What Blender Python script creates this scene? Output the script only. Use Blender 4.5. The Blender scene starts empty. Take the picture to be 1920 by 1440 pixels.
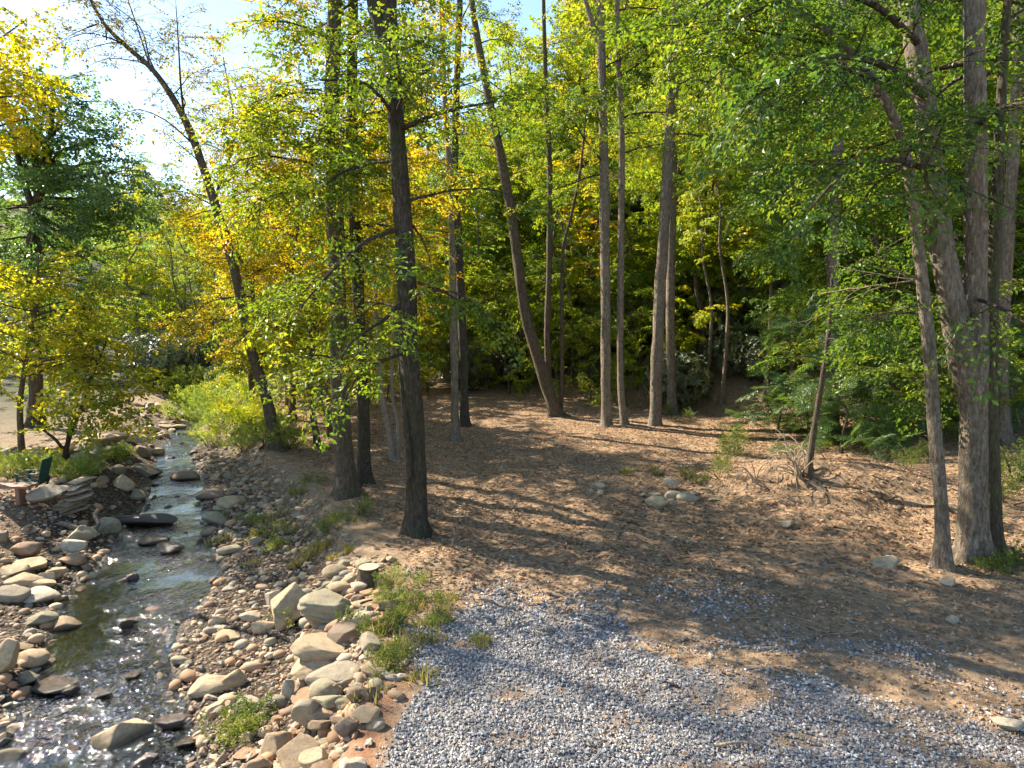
import bpy, math, random
import numpy as np
from math import radians, sin, cos, pi

random.seed(7)
SC = bpy.context.scene
COL = SC.collection

# ------------------------------------------------------------------ camera, sky, sun, exposure
PITCH = radians(5.36)
FPX = 1280.0                       # focal length in pixels of the 1920 px wide photograph (24 mm on 36 mm)
CAM = np.array([0.0, 0.0, 4.0])
cam_d = bpy.data.cameras.new('camera')
cam_d.lens = 24.0; cam_d.sensor_width = 36.0
cam_d.clip_start = 0.1; cam_d.clip_end = 2000
cam = bpy.data.objects.new('camera', cam_d); COL.objects.link(cam)
cam.location = CAM; cam.rotation_euler = (pi / 2 - PITCH, 0, 0)
SC.camera = cam

SUN_AZ = radians(-57)              # from +Y towards +X
SUN_EL = radians(37)
world = bpy.data.worlds.new('World'); SC.world = world; world.use_nodes = True
wn = world.node_tree.nodes; wl = world.node_tree.links
sky = wn.new('ShaderNodeTexSky'); sky.sky_type = 'NISHITA'; sky.sun_disc = False
sky.sun_elevation = SUN_EL; sky.sun_rotation = SUN_AZ
sky.air_density = 1.0; sky.dust_density = 0.15; sky.ozone_density = 1.2
wl.new(sky.outputs[0], wn['Background'].inputs[0])
wn['Background'].inputs[1].default_value = 0.10
sun_d = bpy.data.lights.new('sun', 'SUN'); sun_d.energy = 5.0; sun_d.angle = radians(0.53)
sun_d.color = (1.0, 0.89, 0.73)
sun = bpy.data.objects.new('sun', sun_d); COL.objects.link(sun)
TO_SUN = np.array([sin(SUN_AZ) * cos(SUN_EL), cos(SUN_AZ) * cos(SUN_EL), sin(SUN_EL)])
from mathutils import Vector
sun.rotation_euler = Vector(TO_SUN).to_track_quat('Z', 'Y').to_euler()
sun.location = (0, 0, 40)
vs = SC.view_settings
vs.view_transform = 'Standard'; vs.look = 'None'; vs.gamma = 1.0; vs.use_curve_mapping = False
vs.exposure = 1.72
cy = SC.cycles
cy.max_bounces = 5; cy.diffuse_bounces = 3; cy.glossy_bounces = 1; cy.transmission_bounces = 3
cy.transparent_max_bounces = 4; cy.volume_bounces = 0
cy.caustics_reflective = False; cy.caustics_refractive = False
cy.use_denoising = True; cy.use_adaptive_sampling = True; cy.adaptive_threshold = .02
cy.sample_clamp_indirect = 4.0

# ------------------------------------------------------------------ small maths
def ray(px, py):
    u = (px - 960) / FPX; v = (720 - py) / FPX
    return np.array([u, cos(PITCH) + v * sin(PITCH), -sin(PITCH) + v * cos(PITCH)])
def at(px, py, Y):
    d = ray(px, py); return CAM + d * (Y / d[1])
def at_z(px, py, z):
    d = ray(px, py); return CAM + d * ((z - CAM[2]) / d[2])
def pix(p):
    """pixel of a world point, for naming things by what they stand behind"""
    d = np.asarray(p, float) - CAM
    f = d[1] * cos(PITCH) - d[2] * sin(PITCH); up = d[1] * sin(PITCH) + d[2] * cos(PITCH)
    return 960 + FPX * d[0] / f, 720 - FPX * up / f
def sstep(a, b, x):
    t = np.clip((x - a) / (b - a), 0, 1); return t * t * (3 - 2 * t)
def hash3(i, j, k, seed):
    n = (i.astype(np.int64) * 374761393 + j.astype(np.int64) * 668265263 + k.astype(np.int64) * 2147483647 + seed * 1274126177) & 0xffffffff
    n = ((n ^ (n >> 13)) * 1274126177) & 0xffffffff
    n = (n ^ (n >> 16)) & 0xffffffff
    return n / 4294967295.0
def vnoise(x, y, z=None, seed=0):
    x = np.asarray(x, float); y = np.asarray(y, float)
    z = np.zeros_like(x) if z is None else np.asarray(z, float)
    i, j, k = np.floor(x), np.floor(y), np.floor(z)
    fx, fy, fz = x - i, y - j, z - k
    fx, fy, fz = fx * fx * (3 - 2 * fx), fy * fy * (3 - 2 * fy), fz * fz * (3 - 2 * fz)
    r = 0
    for a in (0, 1):
        for b in (0, 1):
            for c in (0, 1):
                r = r + hash3(i + a, j + b, k + c, seed) * (fx if a else 1 - fx) * (fy if b else 1 - fy) * (fz if c else 1 - fz)
    return r * 2 - 1
def fbm(x, y, z=None, seed=0, oct=3):
    r = 0; a = 1; s = 0
    x = np.asarray(x, float); y = np.asarray(y, float)
    for o in range(oct):
        r = r + a * vnoise(x * 2 ** o, y * 2 ** o, None if z is None else np.asarray(z) * 2 ** o, seed + o); s += a; a *= .5
    return r / s

# ------------------------------------------------------------------ the lie of the land
ZW = -0.75                          # water level; the clearing lies at about 0
_edges = [(1440, -60, 372), (1400, 0, 360), (1330, 25, 340), (1280, 60, 318), (1240, 85, 310), (1180, 105, 325), (1130, 120, 370),
          (1080, 180, 408), (1040, 190, 398), (1000, 228, 375), (960, 272, 372), (930, 285, 372), (900, 290, 382), (870, 298, 362),
          (845, 300, 352), (825, 318, 380), (810, 328, 360)]
_ty, _tc, _tw = [-60., -10., 2.], [-3.2, -3.6, -4.1], [1.7, 1.7, 1.75]
for py, l, r in _edges:
    a_, b_ = at_z(l, py, ZW), at_z(r, py, ZW)
    _ty.append(a_[1]); _tc.append((a_[0] + b_[0]) / 2); _tw.append(max(.45, (b_[0] - a_[0]) / 2))
_ty += [36., 45., 60., 120., 300.]; _tc += [-16.2, -19., -24., -50., -120.]; _tw += [.7, .8, .8, 1., 1.]
_ty, _tc, _tw = map(np.array, (_ty, _tc, _tw))
def stream_c(y): return np.interp(y, _ty, _tc)
def stream_w(y): return np.interp(y, _ty, _tw)
_ey = np.array([-60, 0, 5, 6.2, 7.2, 8.0, 8.8, 10.0, 10.9, 13, 16, 20, 22, 26, 30, 36, 45, 60, 120, 300.])
_ex = np.array([-.9, -1.2, -1.5, -1.5, -1.4, -1.6, -1.9, -2.1, -2.3, -3.1, -4.7, -7.2, -8.1, -10.3, -12.3, -14.5, -17., -22., -47., -115.])
def edge_x(y): return np.interp(y, _ey, _ex)
_ly = np.array([-60, 5, 10, 12.5, 14, 16, 22, 28, 34, 60, 300.])
_lw = np.array([4.5, 4.5, 4.3, 3.2, 2.3, 1.9, 1.9, 2.4, 2.2, 3, 5.])
def hill_s(x, y): return .62 * (x - 1) + .78 * (y - 34)
def H(x, y):
    x = np.asarray(x, float); y = np.asarray(y, float)
    c, w = stream_c(y), stream_w(y)
    s = x - c
    a = np.abs(s) - w
    bed = ZW - .03 - .16 * np.clip(1 - (s / w) ** 2, 0, 1)
    er = np.maximum(edge_x(y) - (c + w), .8)
    t = np.clip(a / er, 0, 1.3)
    lip = .07 * sstep(0, .3, a)
    right = ZW - .03 + lip + (-ZW + .03 - .07) * np.clip(.38 * np.clip(t, 0, 1) + .62 * sstep(.55, 1.06, t), 0, 1)
    el = np.interp(y, _ly, _lw)
    zl = np.interp(y, [0, 10, 14, 20, 34, 60], [-.05, -.1, .02, .1, .05, .2])
    t2 = np.clip(a / el, 0, 1)
    left = ZW - .03 + lip + (zl - ZW + .03 - .07) * (.5 * t2 + .5 * sstep(.1, .9, t2))
    z = np.where(a < 0, bed, np.where(s > 0, right, left))
    # rises of the clearing and the bank at the right
    m = sstep(0, 2, a) * (s > 0)
    z = z + m * .70 * np.exp(-(((x - 6.9) / 2.7) ** 2 + ((y - 15.6) / 2.1) ** 2))
    z = z + m * .16 * np.exp(-(((x - 1.0) / 2.6) ** 2 + ((y - 16) / 3.0) ** 2))
    z = z - m * .18 * np.exp(-(((x - 4.0) / 1.3) ** 2 + ((y - 15.0) / 2.0) ** 2))
    z = z + m * .10 * np.clip(x - 8, 0, 30)
    # the hill behind the clearing
    hs = hill_s(x, y)
    hh = np.where(hs > 0, .62 * np.sqrt(hs * hs + 4) - 1.24, 0)
    hh = 26 * np.tanh(hh / 26)
    z = z + hh * sstep(-9, 9, x)
    # far hillside closing the valley
    z = z + 26 * sstep(75, 230, y - .25 * x) * (1 - sstep(-9, 9, x))
    z = z + 9 * sstep(-28, -70, x) * sstep(10, 60, y)
    tcx = np.interp(y, [4, 6.8, 7.6, 9.2, 10.5, 13, 20, 34], [8.0, 5.3, 4.0, 1.3, .6, .3, .2, -1.5])
    for off in (-.85, .85): z = z - m * .045 * np.exp(-((x - tcx - off) / .22) ** 2) * sstep(3, 6, y) * sstep(26, 16, y)
    # unevenness
    out = sstep(-.1, .5, a)
    z = z + (.05 * vnoise(x * .7, y * .7, seed=3) + .034 * vnoise(x * 2.3, y * 2.3, seed=4) + .014 * vnoise(x * 6, y * 6, seed=5)) * (.4 + .6 * out)
    z = z + (.13 * vnoise(x * .9, y * 2.6, seed=8) + .09 * vnoise(x * 2.2, y * 4.5, seed=18)) * np.exp(-(((x - 7.2) / 3.) ** 2 + ((y - 13.5) / 3.) ** 2)) * m
    z = z + np.where(np.hypot(x, y) > 45, .6 * vnoise(x * .06, y * .06, seed=9), 0)
    return z
def ground_z(x, y): return float(H(np.array([x]), np.array([y]))[0])
_marcht = np.concatenate([np.arange(2, 60, .04), np.arange(60, 300, .5)])
def ghit(px, py):
    d = ray(px, py); d = d / np.linalg.norm(d)
    P = CAM[None] + d[None] * _marcht[:, None]
    below = P[:, 2] < H(P[:, 0], P[:, 1])
    i = int(np.argmax(below)) if below.any() else len(_marcht) - 1
    p = P[i].copy(); p[2] = ground_z(p[0], p[1]); return p

# gravel drive: how much loose stone lies at a point
def gravel_w(x, y):
    x = np.asarray(x, float); y = np.asarray(y, float)
    top = np.interp(x, [-3, -1.2, .3, 1.6, 3.3, 5.6, 8, 20], [11.0, 10.7, 10.8, 10.0, 9.7, 8.1, 6.6, 1.])
    g = sstep(.9, -1.9, y - top + .7 * vnoise(x * 1.1, y * 1.1, seed=21) + .25 * vnoise(x * 4, y * 4, seed=24))
    g = g * sstep(-.05, .25, x - edge_x(y) - .25 + .16 * vnoise(x * 3, y * 3, seed=22))
    # a green tongue of weeds bites in at the left
    g = g * sstep(.55, 1.1, np.hypot((x + 1.75) / 1.25, (y - 9.35) / 1.35) + .15 * vnoise(x * 2, y * 2, seed=25))
    # leaf-strewn strip between the wheel tracks
    cx = np.interp(y, [4, 6.8, 7.6, 9.2, 10.5], [8.0, 5.3, 4.0, 1.3, .6])
    g = g * (1 - .75 * sstep(1.6, 5.0, x) * (.6 + .6 * vnoise(x * 1.3, y * 1.3, seed=27)))
    strip = np.exp(-((x - cx) / 1.35) ** 2) * (.8 + .45 * vnoise(x * 1.6, y * 1.6, seed=23)) + .55 * sstep(.0, .5, vnoise(x * .9, y * 1.3, seed=26)) * sstep(.5, 2.5, x)
    g = g * np.clip(.95 + .7 * vnoise(x * 1.9, y * 2.6, seed=28), .25, 1)
    return np.clip(g * (1 - .85 * np.clip(strip, 0, 1)), 0, 1)
def clay_w(x, y):
    d = x - edge_x(y) - .10 + .1 * vnoise(np.asarray(x) * 3, np.asarray(y) * 3, seed=31)
    return np.exp(-(d / .16) ** 2) * sstep(10.2, 9.0, y) * sstep(3, 5, y)
def clearing_w(x, y):
    """1 on the bare ground of the clearing"""
    return sstep(0, 1.5, x - edge_x(y)) * sstep(3.0, -1.0, hill_s(x, y)) * sstep(46, 40, y)

# ------------------------------------------------------------------ materials
def new_mat(name):
    m = bpy.data.materials.new(name); m.use_nodes = True
    nt = m.node_tree; nt.nodes.clear()
    out = nt.nodes.new('ShaderNodeOutputMaterial')
    return m, nt, out
def N(nt, typ, **kw):
    n = nt.nodes.new(typ)
    for k, v in kw.items():
        if k.startswith('i_'):
            key = k[2:]; key = int(key) if key.isdigit() else key.replace('_', ' ')
            n.inputs[key].default_value = v
        else: setattr(n, k, v)
    return n
def ramp(nt, fac, stops, interp='LINEAR'):
    r = nt.nodes.new('ShaderNodeValToRGB'); r.color_ramp.interpolation = interp
    e = r.color_ramp.elements
    while len(e) < len(stops): e.new(.5)
    for el, (p, c) in zip(e, stops): el.position = p; el.color = (*c, 1)
    nt.links.new(fac, r.inputs[0]); return r.outputs[0]
def mix(nt, fac, a, b, blend='MIX'):
    m = nt.nodes.new('ShaderNodeMix'); m.data_type = 'RGBA'; m.blend_type = blend
    for sock, v in ((m.inputs[0], fac), (m.inputs[6], a), (m.inputs[7], b)):
        if hasattr(v, 'links') or hasattr(v, 'is_linked'): nt.links.new(v, sock)
        elif isinstance(v, (int, float)): sock.default_value = v
        else: sock.default_value = (*v, 1)
    return m.outputs[2]
def math_n(nt, op, a, b=0.0, clamp=False):
    m = nt.nodes.new('ShaderNodeMath'); m.operation = op; m.use_clamp = clamp
    for sock, v in ((m.inputs[0], a), (m.inputs[1], b)):
        if isinstance(v, (int, float)): sock.default_value = v
        else: nt.links.new(v, sock)
    return m.outputs[0]
def noise(nt, vec, scale, detail=3, rough=.55, dist=0.0):
    n = nt.nodes.new('ShaderNodeTexNoise')
    n.inputs['Scale'].default_value = scale; n.inputs['Detail'].default_value = detail
    n.inputs['Roughness'].default_value = rough; n.inputs['Distortion'].default_value = dist
    if vec is not None: nt.links.new(vec, n.inputs['Vector'])
    return n.outputs[0]
def principled(nt, out, base=None, rough=.8, spec=.3, normal=None):
    p = nt.nodes.new('ShaderNodeBsdfPrincipled')
    p.inputs['Roughness'].default_value = rough; p.inputs['Specular IOR Level'].default_value = spec
    if base is not None:
        if isinstance(base, tuple): p.inputs['Base Color'].default_value = (*base, 1)
        else: nt.links.new(base, p.inputs['Base Color'])
    if normal is not None: nt.links.new(normal, p.inputs['Normal'])
    if out is not None: nt.links.new(p.outputs[0], out.inputs[0])
    return p
def bump(nt, h, strength, dist):
    b = nt.nodes.new('ShaderNodeBump'); b.inputs['Strength'].default_value = strength; b.inputs['Distance'].default_value = dist
    nt.links.new(h, b.inputs['Height']); return b.outputs[0]

def leaf_material(name, stops, trans=.45, rough=.42, spec=.35, tcol=1.5, var=.25):
    m, nt, out = new_mat(name)
    at_ = N(nt, 'ShaderNodeAttribute', attribute_name='tint')
    sep = N(nt, 'ShaderNodeSeparateColor'); nt.links.new(at_.outputs['Color'], sep.inputs[0])
    oi = N(nt, 'ShaderNodeObjectInfo')
    f = math_n(nt, 'ADD', math_n(nt, 'MULTIPLY', sep.outputs[0], .5), math_n(nt, 'MULTIPLY', sep.outputs[1], .5))
    f = math_n(nt, 'ADD', f, math_n(nt, 'MULTIPLY', math_n(nt, 'SUBTRACT', oi.outputs['Random'], .5), var), clamp=True)
    c = ramp(nt, f, stops)
    p = principled(nt, None, c, rough, spec)
    tr = N(nt, 'ShaderNodeBsdfTranslucent')
    tc = mix(nt, 1.0, c, (tcol, tcol * .96, .6), 'MULTIPLY'); nt.links.new(tc, tr.inputs[0])
    ms = N(nt, 'ShaderNodeMixShader'); ms.inputs[0].default_value = trans
    nt.links.new(p.outputs[0], ms.inputs[1]); nt.links.new(tr.outputs[0], ms.inputs[2])
    nt.links.new(ms.outputs[0], out.inputs[0]); return m

M = {}
M['leaf_green'] = leaf_material('leaf_green', [(0, (.055, .115, .018)), (.45, (.115, .195, .024)), (.8, (.210, .270, .030)), (1, (.38, .30, .035))], trans=.55)
M['leaf_dark'] = leaf_material('leaf_dark', [(0, (.040, .095, .022)), (.5, (.080, .155, .028)), (.9, (.160, .225, .034)), (1, (.28, .19, .03))], trans=.52)
M['leaf_lime'] = leaf_material('leaf_lime', [(0, (.095, .155, .015)), (.4, (.190, .260, .020)), (.75, (.310, .340, .026)), (1, (.46, .34, .03))], trans=.6)
M['leaf_yellow'] = leaf_material('leaf_yellow', [(0, (.15, .19, .015)), (.35, (.32, .31, .020)), (.68, (.48, .36, .02)), (.9, (.50, .25, .02)), (1, (.42, .14, .02))], trans=.58)
M['leaf_gold'] = leaf_material('leaf_gold', [(0, (.22, .26, .015)), (.35, (.46, .43, .02)), (.75, (.62, .48, .025)), (1, (.62, .32, .02))], trans=.58)
M['leaf_maple'] = leaf_material('leaf_maple', [(0, (.10, .17, .018)), (.4, (.27, .30, .020)), (.75, (.48, .43, .024)), (1, (.56, .38, .02))], trans=.58)
M['leaf_bluegreen'] = leaf_material('leaf_bluegreen', [(0, (.070, .145, .065)), (.6, (.12, .215, .075)), (1, (.22, .30, .055))], trans=.52, rough=.36, spec=.5)
M['leaf_rhodo'] = leaf_material('leaf_rhodo', [(0, (.05, .075, .032)), (.6, (.10, .125, .058)), (1, (.17, .145, .075))], trans=.2, rough=.42, spec=.45)
M['leaf_weed'] = leaf_material('leaf_weed', [(0, (.05, .10, .025)), (.5, (.12, .175, .04)), (1, (.36, .31, .11))], trans=.45)
M['leaf_straw'] = leaf_material('leaf_straw', [(0, (.12, .16, .04)), (.5, (.30, .27, .10)), (1, (.46, .38, .20))], trans=.35)
M['leaf_pale'] = leaf_material('leaf_pale', [(0, (.12, .19, .05)), (.5, (.21, .28, .06)), (1, (.38, .36, .10))], trans=.5)
M['leaf_sparse'] = leaf_material('leaf_sparse', [(0, (.10, .11, .025)), (.5, (.22, .18, .03)), (1, (.32, .15, .04))], trans=.45)
M['litter'] = leaf_material('litter', [(0, (.12, .070, .042)), (.35, (.26, .155, .090)), (.7, (.43, .295, .185)), (.9, (.54, .40, .26)), (1, (.52, .23, .05))], trans=.12, rough=.7, spec=.15)

def bark_material(name, dark, light, moss=None, moss_amt=.5, lichen=.25, scale=1.0):
    m, nt, out = new_mat(name)
    tc = N(nt, 'ShaderNodeTexCoord')
    mp = N(nt, 'ShaderNodeMapping'); mp.inputs['Scale'].default_value = (24 * scale, 24 * scale, 6.5 * scale)
    nt.links.new(tc.outputs['Object'], mp.inputs[0])
    r1 = noise(nt, mp.outputs[0], 1.0, 5, .65, .6)
    ridge = ramp(nt, r1, [(.32, (0, 0, 0)), (.62, (1, 1, 1))])
    n2 = noise(nt, tc.outputs['Object'], 2.2, 4)
    n3 = noise(nt, tc.outputs['Object'], 9, 4)
    c = mix(nt, ridge, dark, light)
    c = mix(nt, math_n(nt, 'MULTIPLY', ramp(nt, n3, [(.52, (0, 0, 0)), (.68, (1, 1, 1))]), lichen), c, (.36, .36, .31))
    if moss:
        mf = math_n(nt, 'MULTIPLY', ramp(nt, n2, [(.42, (0, 0, 0)), (.62, (1, 1, 1))]), moss_amt)
        c = mix(nt, mf, c, moss)
    principled(nt, out, c, .88, .2, bump(nt, math_n(nt, 'ADD', ridge, math_n(nt, 'MULTIPLY', n3, .5)), 1.0, .03)); return m
M['bark_gray'] = bark_material('bark_gray', (.090, .068, .050), (.29, .23, .17), (.09, .10, .045), .25, .35)
M['bark_brown'] = bark_material('bark_brown', (.055, .040, .029), (.17, .125, .09), (.06, .075, .025), .35, .12)
M['bark_dark'] = bark_material('bark_dark', (.030, .023, .018), (.090, .070, .054), (.045, .060, .02), .45, .10)
M['bark_pale'] = bark_material('bark_pale', (.16, .12, .09), (.34, .27, .20), None, 0, .35, 1.3)
M['bark_moss'] = bark_material('bark_moss', (.040, .033, .022), (.12, .098, .065), (.085, .100, .03), .6, .1)
M['twig'] = bark_material('twig', (.04, .03, .022), (.11, .08, .06), None, 0, .15)
M['dry_twig'] = bark_material('dry_twig', (.30, .22, .14), (.52, .41, .29), None, 0, .1)

def ground_material():
    m, nt, out = new_mat('ground')
    tc = N(nt, 'ShaderNodeTexCoord'); P = tc.outputs['Object']
    za = N(nt, 'ShaderNodeAttribute', attribute_name='zone'); sp = N(nt, 'ShaderNodeSeparateColor'); nt.links.new(za.outputs['Color'], sp.inputs[0])
    zb = N(nt, 'ShaderNodeAttribute', attribute_name='zone2'); sp2 = N(nt, 'ShaderNodeSeparateColor'); nt.links.new(zb.outputs['Color'], sp2.inputs[0])
    # dirt with trampled litter
    n1 = noise(nt, P, .9, 4); n2 = noise(nt, P, 7, 5, .65); n3 = noise(nt, P, 38, 3, .7)
    dirt = ramp(nt, n2, [(.28, (.115, .080, .050)), (.5, (.24, .172, .106)), (.72, (.39, .295, .195))])
    dirt = mix(nt, ramp(nt, n1, [(.35, (0, 0, 0)), (.7, (1, 1, 1))]), dirt, (.28, .20, .122))
    vo = N(nt, 'ShaderNodeTexVoronoi', feature='F1'); vo.inputs['Scale'].default_value = 17; vo.inputs['Randomness'].default_value = 1
    nt.links.new(P, vo.inputs['Vector'])
    lit = N(nt, 'ShaderNodeSeparateColor'); nt.links.new(vo.outputs['Color'], lit.inputs[0])
    litc = ramp(nt, lit.outputs[0], [(0, (.075, .042, .026)), (.4, (.19, .11, .06)), (.75, (.33, .20, .115)), (1, (.43, .27, .15))])
    litm = ramp(nt, lit.outputs[1], [(.35, (0, 0, 0)), (.45, (1, 1, 1))])
    dirt = mix(nt, math_n(nt, 'MULTIPLY', litm, sp2.outputs[0]), dirt, litc)
    # grit under the gravel
    vg = N(nt, 'ShaderNodeTexVoronoi', feature='F1'); vg.inputs['Scale'].default_value = 42; nt.links.new(P, vg.inputs['Vector'])
    gs = N(nt, 'ShaderNodeSeparateColor'); nt.links.new(vg.outputs['Color'], gs.inputs[0])
    grav = ramp(nt, gs.outputs[0], [(0, (.09, .088, .088)), (.5, (.20, .195, .19)), (1, (.33, .31, .29))])
    gm = ramp(nt, math_n(nt, 'ADD', sp.outputs[0], math_n(nt, 'MULTIPLY', math_n(nt, 'SUBTRACT', n3, .5), .8)), [(.35, (0, 0, 0)), (.6, (1, 1, 1))])
    c = mix(nt, gm, dirt, grav)
    c = mix(nt, math_n(nt, 'MULTIPLY', sp.outputs[1], ramp(nt, n1, [(.35, (.35, .35, .35)), (.6, (1, 1, 1))])), c, ramp(nt, n2, [(.3, (.17, .075, .038)), (.7, (.34, .165, .085))]))
    # stony stream bed
    vb = N(nt, 'ShaderNodeTexVoronoi', feature='F1'); vb.inputs['Scale'].default_value = 13; nt.links.new(P, vb.inputs['Vector'])
    bs = N(nt, 'ShaderNodeSeparateColor'); nt.links.new(vb.outputs['Color'], bs.inputs[0])
    bedc = ramp(nt, bs.outputs[0], [(0, (.06, .042, .028)), (.5, (.155, .11, .07)), (1, (.27, .21, .145))])
    bedc = mix(nt, ramp(nt, vb.outputs['Distance'], [(.25, (0, 0, 0)), (.6, (1, 1, 1))]), bedc, (.045, .034, .024))
    c = mix(nt, sp.outputs[2], c, bedc)
    # forest floor with low green
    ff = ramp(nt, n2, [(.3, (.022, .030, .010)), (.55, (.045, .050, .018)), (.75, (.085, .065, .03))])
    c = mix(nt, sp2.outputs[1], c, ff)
    c = mix(nt, math_n(nt, 'MULTIPLY', sp2.outputs[2], .6), c, (.03, .024, .017))
    hgt = math_n(nt, 'ADD', math_n(nt, 'MULTIPLY', n2, .6), math_n(nt, 'MULTIPLY', n3, .4))
    hgt = math_n(nt, 'SUBTRACT', hgt, math_n(nt, 'MULTIPLY', vb.outputs['Distance'], math_n(nt, 'MULTIPLY', sp.outputs[2], 1.2)))
    gp = principled(nt, out, c, .92, .2, bump(nt, hgt, 1.0, .05))
    nt.links.new(math_n(nt, 'SUBTRACT', .92, math_n(nt, 'MULTIPLY', sp2.outputs[2], .6)), gp.inputs['Roughness']); return m
M['ground'] = ground_material()

def stone_material(name, wet=False):
    m, nt, out = new_mat(name)
    tc = N(nt, 'ShaderNodeTexCoord'); P = tc.outputs['Object']; oi = N(nt, 'ShaderNodeObjectInfo')
    add = N(nt, 'ShaderNodeVectorMath', operation='ADD'); nt.links.new(P, add.inputs[0])
    sc = N(nt, 'ShaderNodeVectorMath', operation='SCALE'); sc.inputs[0].default_value = (37, 17, 53); nt.links.new(oi.outputs['Random'], sc.inputs['Scale'])
    nt.links.new(sc.outputs[0], add.inputs[1]); V = add.outputs[0]
    n1 = noise(nt, V, 3.0, 4, .6); n2 = noise(nt, V, 16, 5, .7); n3 = noise(nt, V, 70, 2)
    c = oi.outputs['Color']
    c = mix(nt, 1.0, c, ramp(nt, n1, [(.3, (.72, .69, .63)), (.55, (1.06, 1.04, 1)), (.75, (1.3, 1.2, 1.02))]), 'MULTIPLY')
    c = mix(nt, math_n(nt, 'MULTIPLY', ramp(nt, n2, [(.49, (0, 0, 0)), (.66, (1, 1, 1))]), .42), c, (.17, .145, .10))
    c = mix(nt, math_n(nt, 'MULTIPLY', ramp(nt, noise(nt, V, 1.7, 3), [(.58, (0, 0, 0)), (.68, (1, 1, 1))]), .45), c, (.30, .165, .06))
    c = mix(nt, math_n(nt, 'MULTIPLY', n3, .3), c, (.5, .48, .42))
    if wet: c = mix(nt, 1.0, c, (.42, .38, .34), 'MULTIPLY')
    geo = N(nt, 'ShaderNodeNewGeometry'); sx_ = N(nt, 'ShaderNodeSeparateXYZ'); nt.links.new(geo.outputs['Position'], sx_.inputs[0])
    zz = math_n(nt, 'ADD', sx_.outputs[2], math_n(nt, 'MULTIPLY', math_n(nt, 'SUBTRACT', n2, .5), .08))
    mr = N(nt, 'ShaderNodeMapRange'); mr.inputs['From Min'].default_value = ZW + .10; mr.inputs['From Max'].default_value = ZW + .03
    nt.links.new(zz, mr.inputs['Value']); c = mix(nt, math_n(nt, 'MULTIPLY', mr.outputs[0], .7), c, (.045, .035, .024))
    h = math_n(nt, 'ADD', n2, math_n(nt, 'MULTIPLY', n3, .4))
    principled(nt, out, c, .22 if wet else .85, .5 if wet else .2, bump(nt, h, .8, .035)); return m
M['stone'] = stone_material('stone'); M['wet_stone'] = stone_material('wet_stone', True)

def vcol_material(name, rough=.8, spec=.25):
    m, nt, out = new_mat(name)
    a = N(nt, 'ShaderNodeAttribute', attribute_name='tint')
    principled(nt, out, a.outputs['Color'], rough, spec); return m
M['grain'] = vcol_material('grain')

def water_material():
    m, nt, out = new_mat('water')
    tc = N(nt, 'ShaderNodeTexCoord'); P = tc.outputs['Object']
    mp = N(nt, 'ShaderNodeMapping'); mp.inputs['Rotation'].default_value = (0, 0, radians(-14)); mp.inputs['Scale'].default_value = (1.5, 1.0, 1)
    nt.links.new(P, mp.inputs[0])
    calm = noise(nt, P, .8, 2)
    r1 = noise(nt, mp.outputs[0], 5.5, 3, .55, .8); r2 = noise(nt, mp.outputs[0], 17, 2, .6, .4)
    amp = ramp(nt, calm, [(.40, (.14, .14, .14)), (.62, (1, 1, 1))])
    h = math_n(nt, 'MULTIPLY', math_n(nt, 'ADD', r1, math_n(nt, 'MULTIPLY', r2, .35)), amp)
    nrm = bump(nt, h, 1.0, .11)
    gl = N(nt, 'ShaderNodeBsdfGlossy'); gl.inputs['Roughness'].default_value = .045; nt.links.new(nrm, gl.inputs['Normal'])
    tr = N(nt, 'ShaderNodeBsdfTransparent'); tr.inputs[0].default_value = (.55, .55, .50, 1)
    fr = N(nt, 'ShaderNodeFresnel'); fr.inputs[0].default_value = 1.33; nt.links.new(nrm, fr.inputs['Normal'])
    fac = math_n(nt, 'ADD', math_n(nt, 'MULTIPLY', fr.outputs[0], 3.2), .08, clamp=True)
    ms = N(nt, 'ShaderNodeMixShader'); nt.links.new(fac, ms.inputs[0])
    nt.links.new(tr.outputs[0], ms.inputs[1]); nt.links.new(gl.outputs[0], ms.inputs[2]); nt.links.new(ms.outputs[0], out.inputs[0])
    return m
M['water'] = water_material()

def wood_material(name, a, b, rough=.6):
    m, nt, out = new_mat(name)
    tc = N(nt, 'ShaderNodeTexCoord'); mp = N(nt, 'ShaderNodeMapping'); mp.inputs['Scale'].default_value = (2, 22, 22)
    nt.links.new(tc.outputs['Object'], mp.inputs[0]); n = noise(nt, mp.outputs[0], 1.5, 4)
    principled(nt, out, mix(nt, n, a, b), rough, .3, bump(nt, n, .4, .01)); return m
M['bench_wood'] = wood_material('bench_wood', (.17, .085, .055), (.29, .165, .115))
M['green_paint'] = wood_material('green_paint', (.015, .050, .040), (.03, .085, .066), .5)
M['cut_wood'] = wood_material('cut_wood', (.38, .27, .16), (.55, .42, .27), .8)
M['pale_metal'] = wood_material('pale_metal', (.42, .41, .38), (.52, .51, .48), .5)
M['rubber'] = wood_material('rubber', (.02, .02, .02), (.035, .035, .035), .8)

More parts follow.
